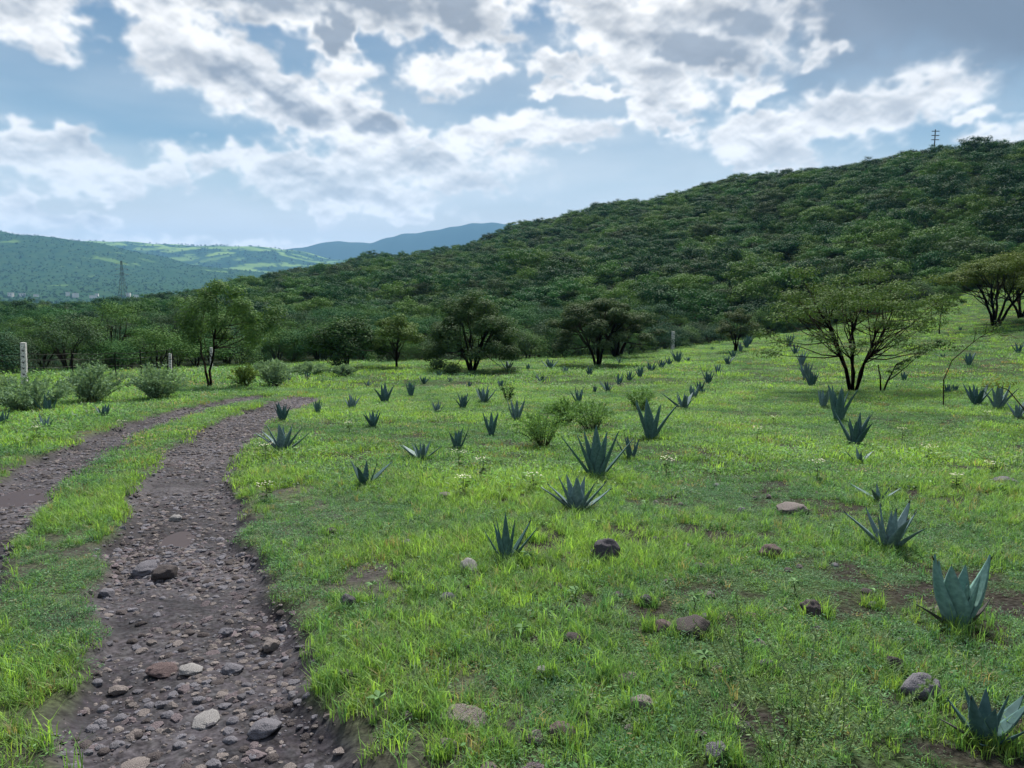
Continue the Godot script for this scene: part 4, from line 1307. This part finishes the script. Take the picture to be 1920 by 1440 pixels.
# ---------------------------------------------------------------- fence, poles, far things
func post(x: float, d: float, h: float, w: float, label: String) -> void:
	var o := thing("fence_post", on(x, d), label, "fence post")
	var mb := MB.new()
	var b := w * 0.5
	for k in 4:   # chamfered, slightly tapered shaft
		var a := Vector3(1, 0, 0).rotated(Vector3.UP, k * PI / 2)
		var s := Vector3(0, 0, 1).rotated(Vector3.UP, k * PI / 2)
		mb.quad(a * b - s * b * 0.75 + Vector3(0, -0.2, 0), a * b * 0.9 - s * b * 0.68 + Vector3(0, h, 0), a * b * 0.9 + s * b * 0.68 + Vector3(0, h, 0), a * b + s * b * 0.75 + Vector3(0, -0.2, 0), Color.WHITE)
		mb.quad(a * b + s * b * 0.75 + Vector3(0, -0.2, 0), a * b * 0.9 + s * b * 0.68 + Vector3(0, h, 0), a * b * 0.68 + s * b * 0.9 + Vector3(0, h, 0), a * b * 0.75 + s * b + Vector3(0, -0.2, 0), Color.WHITE)
	mb.box(Vector3(0, h + 0.01, 0), Vector3(w * 0.86, 0.02, w * 0.86), Color.WHITE)
	part("shaft", mb.mesh(M.post), o)
	o.rotation.y = 0.2; o.rotation.z = -0.03
	for k in 6:
		var t := MB.new()
		t.box(Vector3(0, h * (0.2 + 0.13 * k), w * 0.475), Vector3(w * 0.5, 0.022, 0.012), Color(0.05, 0.05, 0.055))
		t.box(Vector3(w * 0.1, h * (0.2 + 0.13 * k) - 0.02, w * 0.475), Vector3(w * 0.22, 0.03, 0.01), Color(0.06, 0.06, 0.065))
		part("wire_tie", t.mesh(M.rust), o)

func make_fence() -> void:
	post(-13.75, 21.6, 1.28, 0.145, "white concrete fence post with dark wire ties at the left")
	post(-13.9, 31.2, 0.78, 0.11, "white concrete fence post farther along the left fence")
	post(-14.3, 36.5, 0.95, 0.13, "short white fence post top beyond the forked tree")
	post(13.2, 63.3, 1.5, 0.26, "white fence post at the foot of the hill beyond the field")
	var line := [Vector2(-13.2, 14.5), Vector2(-13.75, 21.6), Vector2(-13.9, 31.2), Vector2(-14.3, 36.5)]
	for t in [[-13.95, 20.4, 1.05], [-12.95, 22.6, 1.12], [-12.3, 23.8, 1.0], [-11.9, 24.6, 1.1], [-12.0, 26.0, 1.02], [-12.3, 27.4, 1.0], [-13.0, 29.4, 1.0]]:
		var mb := MB.new()
		mb.tube(PackedVector3Array([Vector3(0, -0.15, 0), Vector3(0.01, t[2] * 0.5, 0), Vector3(0, t[2], 0)]), 0.022, 0.017, 5, Color(0.045, 0.045, 0.042))
		single("fence_stake", mb.mesh(M.rust), on(t[0], t[1]), "thin dark stake carrying the fence wires behind the shrubs", "fence stake", "thin stakes of the left fence")
	var along := [Vector2(-14.9, 19.0), Vector2(-13.95, 20.4), Vector2(-13.75, 21.6), Vector2(-12.95, 22.6), Vector2(-12.3, 23.8), Vector2(-11.9, 24.6), Vector2(-12.0, 26.0), Vector2(-12.3, 27.4), Vector2(-13.0, 29.4), Vector2(-13.9, 31.2)]
	for w in [[1.0, "topmost"], [0.84, "second"], [0.62, "lowest"]]:
		var p := PackedVector3Array()
		for k in along.size() - 1:
			for j in 5:
				var t := j / 5.0
				var q: Vector2 = along[k].lerp(along[k + 1], t)
				p.append(on(q.x, q.y) + Vector3(0, w[0] - 0.09 * 4.0 * t * (1.0 - t) * 0.4, 0))
		p.append(on(along[-1].x, along[-1].y) + Vector3(0, w[0], 0))
		var mb := MB.new()
		mb.tube(p, 0.008, 0.008, 4, Color(0.5, 0.52, 0.5))
		single("fence_wire", mb.mesh(M.wire), Vector3.ZERO, "%s sagging wire of the fence on the left" % w[1], "wire")
	# lattice pylon beyond the wood
	var o := thing("pylon", Vector3(-301, land(-301, 600), -600), "tall steel lattice pylon far off above the trees on the left", "pylon")
	var hh := 41.0
	for sx in [-1.0, 1.0]:
		for sz in [-1.0, 1.0]:
			var mb := MB.new()
			mb.tube(PackedVector3Array([Vector3(sx * 4.0, -1, sz * 4.0), Vector3(sx * 1.1, hh * 0.68, sz * 1.1), Vector3(sx * 0.4, hh, sz * 0.4)]), 0.14, 0.1, 4, Color(0.24, 0.25, 0.26))
			part("leg", mb.mesh(M.steel), o)
	for k in 10:
		var y0 := hh * k / 10.0
		var y1 := hh * (k + 1) / 10.0
		var w0 := lerpf(4.0, 1.1, minf(1.0, y0 / (hh * 0.68))) if y0 < hh * 0.68 else lerpf(1.1, 0.4, (y0 - hh * 0.68) / (hh * 0.32))
		var w1 := lerpf(4.0, 1.1, minf(1.0, y1 / (hh * 0.68))) if y1 < hh * 0.68 else lerpf(1.1, 0.4, (y1 - hh * 0.68) / (hh * 0.32))
		for f in 4:
			var mb := MB.new()
			var rot := Basis(Vector3.UP, f * PI / 2)
			mb.tube(PackedVector3Array([rot * Vector3(-w0, y0, w0), rot * Vector3(w1, y1, w1)]), 0.055, 0.055, 4, Color(0.24, 0.25, 0.26))
			mb.tube(PackedVector3Array([rot * Vector3(w0, y0, w0), rot * Vector3(-w1, y1, w1)]), 0.055, 0.055, 4, Color(0.24, 0.25, 0.26))
			part("brace", mb.mesh(M.steel), o)
	for y in [0.74, 0.84, 0.94]:
		var mb := MB.new()
		var arm: float = 5.5 - 4.0 * (y - 0.74)
		mb.tube(PackedVector3Array([Vector3(-arm, hh * y, 0), Vector3(0, hh * y + 1.2, 0), Vector3(arm, hh * y, 0)]), 0.09, 0.09, 4, Color(0.24, 0.25, 0.26))
		mb.tube(PackedVector3Array([Vector3(-arm, hh * y, 0), Vector3(0, hh * y - 0.1, 0), Vector3(arm, hh * y, 0)]), 0.09, 0.09, 4, Color(0.24, 0.25, 0.26))
		part("crossarm", mb.mesh(M.steel), o)
	# power pole on the crest
	o = thing("power_pole", Vector3(143.0, land(143.0, 268.0), -268.0), "slim power pole with crossarms on the crest of the hill", "pole")
	var pm := MB.new()
	pm.tube(PackedVector3Array([Vector3(0, -1, 0), Vector3(0, 8, 0), Vector3(0, 18.0, 0)]), 0.24, 0.18, 6, Color(0.12, 0.12, 0.12))
	part("mast", pm.mesh(M.steel), o)
	for y in [17.4, 16.0, 14.6]:
		var mb := MB.new()
		mb.box(Vector3(0, y, 0.2), Vector3(2.6, 0.26, 0.16), Color(0.12, 0.12, 0.12))
		part("crossarm", mb.mesh(M.steel), o)

func far_land(called: String, x0: float, x1: float, nx: int, d0: float, d1: float, nd: int, height: Callable, paint: Callable, m: Material) -> void:
	var mb := MB.new()
	for j in nd + 1:
		for i in nx + 1:
			var x := lerpf(x0, x1, float(i) / nx)
			var d := lerpf(d0, d1, float(j) / nd)
			mb.v.append(Vector3(x, height.call(x, d), -d))
			mb.c.append(paint.call(x, d))
	var w := nx + 1
	for j in nd:
		for i in nx:
			var k := j * w + i
			mb.i.append(k); mb.i.append(k + w); mb.i.append(k + 1); mb.i.append(k + 1); mb.i.append(k + w); mb.i.append(k + w + 1)
	smooth_grid(mb, w, nd + 1)
	structure(called, mb.mesh(m))

var cells := FastNoiseLite.new()
var edges := FastNoiseLite.new()

func hill_a(x: float, d: float) -> float:   # the nearer far hill on the left; its crest falls to the right
	var crest := tab([-2600.0, -2000.0, -1720.0, -1450.0, -1150.0, -700.0, -200.0, 400.0], [300.0, 262.0, 232.0, 180.0, 120.0, 55.0, 15.0, 0.0], x) + 5.0 * sin(x * 0.011) + 3.0 * sin(x * 0.031)
	var s := smoothstep(1150.0, 3000.0, d)
	return lerpf(-12.0, crest, s * 0.75 + 0.25 * smoothstep(2200.0, 3000.0, d)) - 0.06 * maxf(0.0, d - 3000.0) + 9.0 * sin(x * 0.006 + d * 0.004) * s * (1.0 - s) * 4.0 + 5.0 * fine_noise.get_noise_2d(x * 0.05, d * 0.05) * s

func hill_b(x: float, d: float) -> float:
	var crest := tab([-4200.0, -3000.0, -2600.0, -2180.0, -1700.0, -1385.0, -1108.0, -700.0, 0.0, 900.0], [380.0, 352.0, 360.0, 346.0, 328.0, 306.0, 252.0, 190.0, 90.0, 20.0], x) + 5.0 * sin(x * 0.007) + 3.0 * sin(x * 0.023)
	var s := smoothstep(3100.0, 5000.0, d)
	return lerpf(20.0, crest, s) - 0.08 * maxf(0.0, d - 5000.0) + 14.0 * sin(x * 0.004 + d * 0.003) * s * (1.0 - s) * 4.0

func mountain(x: float, d: float) -> float:
	var crest := tab([-2860.0, -2057.0, -1815.0, -1683.0, -1287.0, -1100.0, -990.0, -544.0, -330.0, -198.0, 0.0, 440.0, 1650.0], [500.0, 810.0, 880.0, 935.0, 930.0, 1010.0, 1055.0, 1175.0, 1235.0, 1262.0, 1225.0, 1100.0, 500.0], x) + 10.0 * sin(x * 0.011) + 6.0 * sin(x * 0.031)
	var s := smoothstep(5600.0, 7150.0, d)
	return lerpf(90.0, crest * 0.55, s) - 0.15 * maxf(0.0, d - 7150.0)

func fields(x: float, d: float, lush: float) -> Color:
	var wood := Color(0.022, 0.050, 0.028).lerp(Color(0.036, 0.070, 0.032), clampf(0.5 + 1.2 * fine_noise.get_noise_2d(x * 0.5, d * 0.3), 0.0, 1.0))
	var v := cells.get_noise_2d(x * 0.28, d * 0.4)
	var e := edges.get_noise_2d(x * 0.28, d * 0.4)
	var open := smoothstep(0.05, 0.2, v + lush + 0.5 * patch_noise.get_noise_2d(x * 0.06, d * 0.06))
	var sunlit_crop := Color(0.062, 0.115, 0.045).lerp(Color(0.15, 0.23, 0.065), clampf(0.35 + lush * 1.2 + v * 1.0, 0.0, 1.0))  # higher lush lightens the crop colour, painting in sun through the clouds
	return wood.lerp(sunlit_crop, open * smoothstep(-0.93, -0.84, e))

func make_far() -> void:
	cells.noise_type = FastNoiseLite.TYPE_CELLULAR; cells.cellular_return_type = FastNoiseLite.RETURN_CELL_VALUE; cells.frequency = 0.02; cells.seed = 3
	edges.noise_type = FastNoiseLite.TYPE_CELLULAR; edges.cellular_return_type = FastNoiseLite.RETURN_DISTANCE2_DIV; edges.frequency = 0.02; edges.seed = 3
	far_land("far_hill", -2900, 900, 480, 1150, 3900, 170, hill_a, func(x, d): return fields(x, d, -0.6), M.far)
	far_land("far_hill", -4800, 1800, 420, 3100, 6200, 120, hill_b, func(x, d): return fields(x, d, 0.15), M.far)  # lighter, more open fields here also carry a sunlit strip painted into their colour
	far_land("mountain", -3600, 2600, 260, 5600, 7700, 40, mountain, func(x, d): return Color(0.04, 0.06, 0.03), M.far)
	# trees and hedges on the far hill
	var blob := MB.new()
	var r := rng_of(15)
	for k in 16:
		var p := sphere_dir(r) * 2.6
		p.y = absf(p.y) + 1.2
		var u := sphere_dir(r) * 2.2
		var w := sphere_dir(r) * 2.2
		blob.tri(p, p + u, p + w, Color.WHITE * r.randf_range(0.8, 1.2))
	var bm := blob.mesh(M.foliage)
	var tr: Array = []
	var tc: Array = []
	for k in 5000:
		var d := r.randf_range(1350.0, 3100.0)
		var x := -d * r.randf_range(0.05, 0.75)
		var c := fields(x, d, -0.6)
		if c.g > 0.085 and r.randf() > 0.12:
			continue
		tr.append(Transform3D(Basis(Vector3.UP, r.randf() * TAU).scaled(Vector3.ONE * r.randf_range(0.5, 1.1)), Vector3(x, hill_a(x, d) - 0.5, -d)))
		tc.append(Color(0.026, 0.056, 0.030) * r.randf_range(0.85, 1.15))
	for k in 1800:
		var d := r.randf_range(3600.0, 5050.0)
		var x := -d * r.randf_range(0.1, 0.75)
		var c := fields(x, d, 0.15)
		if c.g > 0.085 and r.randf() > 0.1:
			continue
		tr.append(Transform3D(Basis(Vector3.UP, r.randf() * TAU).scaled(Vector3.ONE * r.randf_range(1.2, 2.4)), Vector3(x, hill_b(x, d) - 0.5, -d)))
		tc.append(Color(0.042, 0.07, 0.028) * r.randf_range(0.7, 1.3))
	stuff("woodland", bm, tr, tc, "scattered trees and hedges on the hazy far hills", "woodland")
	# the village at its foot
	for k in 9:
		var x: float = -1060.0 + k * 34.0 + 14.0 * sin(k * 5.0)
		var d: float = 1640.0 + 40.0 * sin(k * 3.0)
		var o := thing("village_house", Vector3(x, hill_a(x, d) + 2.0, -d), "tiny pale house of the village at the foot of the far hill", "house", "houses of the far village")
		o.rotation.y = k * 0.7
		var wall := MB.new()
		var hw := 9.0 + 3.0 * sin(k * 2.3)
		var hh := 5.0 + 2.0 * cos(k * 1.7)
		wall.box(Vector3(0, hh * 0.5 - 1.5, 0), Vector3(hw, hh + 3.0, 8), Color(0.62, 0.60, 0.56))
		part("wall", wall.mesh(M.plain), o)
		var roof := MB.new()
		roof.box(Vector3(0, hh + 0.25, 0), Vector3(hw + 0.8, 0.5, 8.8), Color(0.45, 0.4, 0.36))
		part("roof", roof.mesh(M.plain), o)
		for j in 2:
			var win := MB.new()
			win.box(Vector3(-2.0 + 4.0 * j, hh * 0.55, 4.02), Vector3(1.4, 1.5, 0.1), Color(0.05, 0.06, 0.07))
			part("window", win.mesh(M.plain), o)

func make_materials() -> void:
	var fineg := noise_texture(0.02, Color(0.72, 0.72, 0.72), Color(1, 1, 1), 31)
	var lump := noise_texture(0.03, Color.BLACK, Color.WHITE, 32)
	M.soil = grain(surface("soil", 0.95, Color.WHITE, Color.BLACK, 0.12), noise_texture(0.03, Color(0.66, 0.64, 0.62), Color(1, 1, 1), 33), 1.3, lump, 1.2)
	M.mud = grain(surface("mud", 0.85, Color.WHITE, Color.BLACK, 0.28), noise_texture(0.04, Color(0.55, 0.54, 0.56), Color(1, 1, 1), 34), 1.1, noise_texture(0.012, Color.BLACK, Color.WHITE, 36, 512, false), 1.6)
	M.water = surface("puddle water", 0.5, Color.WHITE, Color.BLACK, 0.18)
	M.grass = surface("grass", 0.6, Color.WHITE, Color(1, 1, 0.8), 0.3)
	M.foliage = surface("foliage", 0.7, Color.WHITE, Color(0.72, 0.72, 0.55), 0.15)
	M.bark = surface("bark", 0.9)
	var speck := noise_texture(0.05, Color(0.5, 0.5, 0.5), Color(1, 1, 1), 37)
	for q in [["dark", 0.085, 0.082, 0.096], ["white", 0.30, 0.295, 0.29], ["red", 0.140, 0.105, 0.104], ["brown", 0.090, 0.078, 0.078], ["pink", 0.185, 0.155, 0.165], ["tan", 0.22, 0.195, 0.185], ["grey", 0.170, 0.168, 0.190]]:
		M["stone_" + q[0]] = grain(surface("stone " + q[0], 0.88, lin(q[1] * 1.12, q[2] * 1.12, q[3] * 1.18), Color.BLACK, 0.28), speck, 9.0, lump, 0.35)
	var wax := noise_texture(0.012, Color(0.74, 0.78, 0.78), Color(1, 1, 1), 38)
	for q in [["a", 0.064, 0.132, 0.126], ["b", 0.115, 0.180, 0.190], ["c", 0.052, 0.108, 0.110], ["d", 0.125, 0.230, 0.212]]:
		M["agave_" + q[0]] = grain(surface("agave " + q[0], 0.68, lin(q[1] * 1.15, q[2] * 1.15, q[3] * 1.15), Color.BLACK, 0.3), wax, 4.0)
	M.agave_dry = surface("dry agave", 0.8, lin(0.045, 0.045, 0.048))
	M.spine = surface("spine", 0.5, lin(0.035, 0.022, 0.02))
	M.post = grain(surface("whitewashed concrete", 0.85, lin(0.8, 0.8, 0.82)), noise_texture(0.02, Color(0.55, 0.55, 0.56), Color(1, 1, 1), 39), 2.5)
	M.rust = surface("rusty iron", 0.8)
	M.wire = surface("wire", 0.5)
	M.steel = surface("galvanised steel", 0.6)
	M.far = surface("far land", 1.0, Color.WHITE, Color.BLACK, 0.02)
	M.plain = surface("painted wall", 0.9)

func _ready() -> void:
	# camera
	var cam := Camera3D.new()
	cam.name = "camera"
	cam.position = Vector3(0, 1.6, 0)
	cam.rotation_degrees = Vector3(-6.323, 0, 0)
	cam.fov = 53.0
	cam.near = 0.05; cam.far = 40000.0
	add_child(cam)
	cam.current = true
	# sky
	var env := Environment.new()
	env.background_mode = Environment.BG_SKY
	var sky := Sky.new()
	var sm := PanoramaSkyMaterial.new()
	sm.panorama = make_sky()
	sky.sky_material = sm
	env.sky = sky
	env.background_energy_multiplier = 0.51
	env.tonemap_mode = Environment.TONE_MAPPER_LINEAR
	env.tonemap_exposure = 2.15
	env.fog_enabled = true
	env.fog_density = 0.00009
	env.fog_light_color = Color(0.52, 0.76, 1.0)
	env.sdfgi_enabled = true; env.ssao_enabled = true; env.ssil_enabled = true
	var we := WorldEnvironment.new()
	we.name = "environment"
	we.environment = env
	add_child(we)
	# sun behind thin cloud, high ahead
	var sun := DirectionalLight3D.new()
	sun.name = "sun"
	sun.light_energy = 1.5
	sun.light_angular_distance = 10.0
	sun.light_color = Color(1.0, 0.97, 0.92)
	sun.shadow_enabled = true
	add_child(sun)
	sun.look_at_from_position(Vector3.ZERO, -Vector3(SUN.x, SUN.y, -SUN.z), Vector3.UP)
	var t0 := Time.get_ticks_msec()
	print("sky done ", t0)
	patch_noise.seed = 2; patch_noise.frequency = 0.05; patch_noise.fractal_octaves = 3
	fine_noise.seed = 8; fine_noise.frequency = 0.06; fine_noise.fractal_octaves = 4
	make_materials()
	make_ground()
	make_track()
	print("ground ", Time.get_ticks_msec())
	make_far()
	print("far ", Time.get_ticks_msec())
	make_wood()
	print("wood ", Time.get_ticks_msec())
	make_trees()
	print("trees ", Time.get_ticks_msec())
	make_fence()
	for k in AGAVES.size():
		agave(AGAVES[k], k)
	make_stones()
	print("stones ", Time.get_ticks_msec())
	make_weeds()
	make_turf()
	print("turf ", Time.get_ticks_msec())
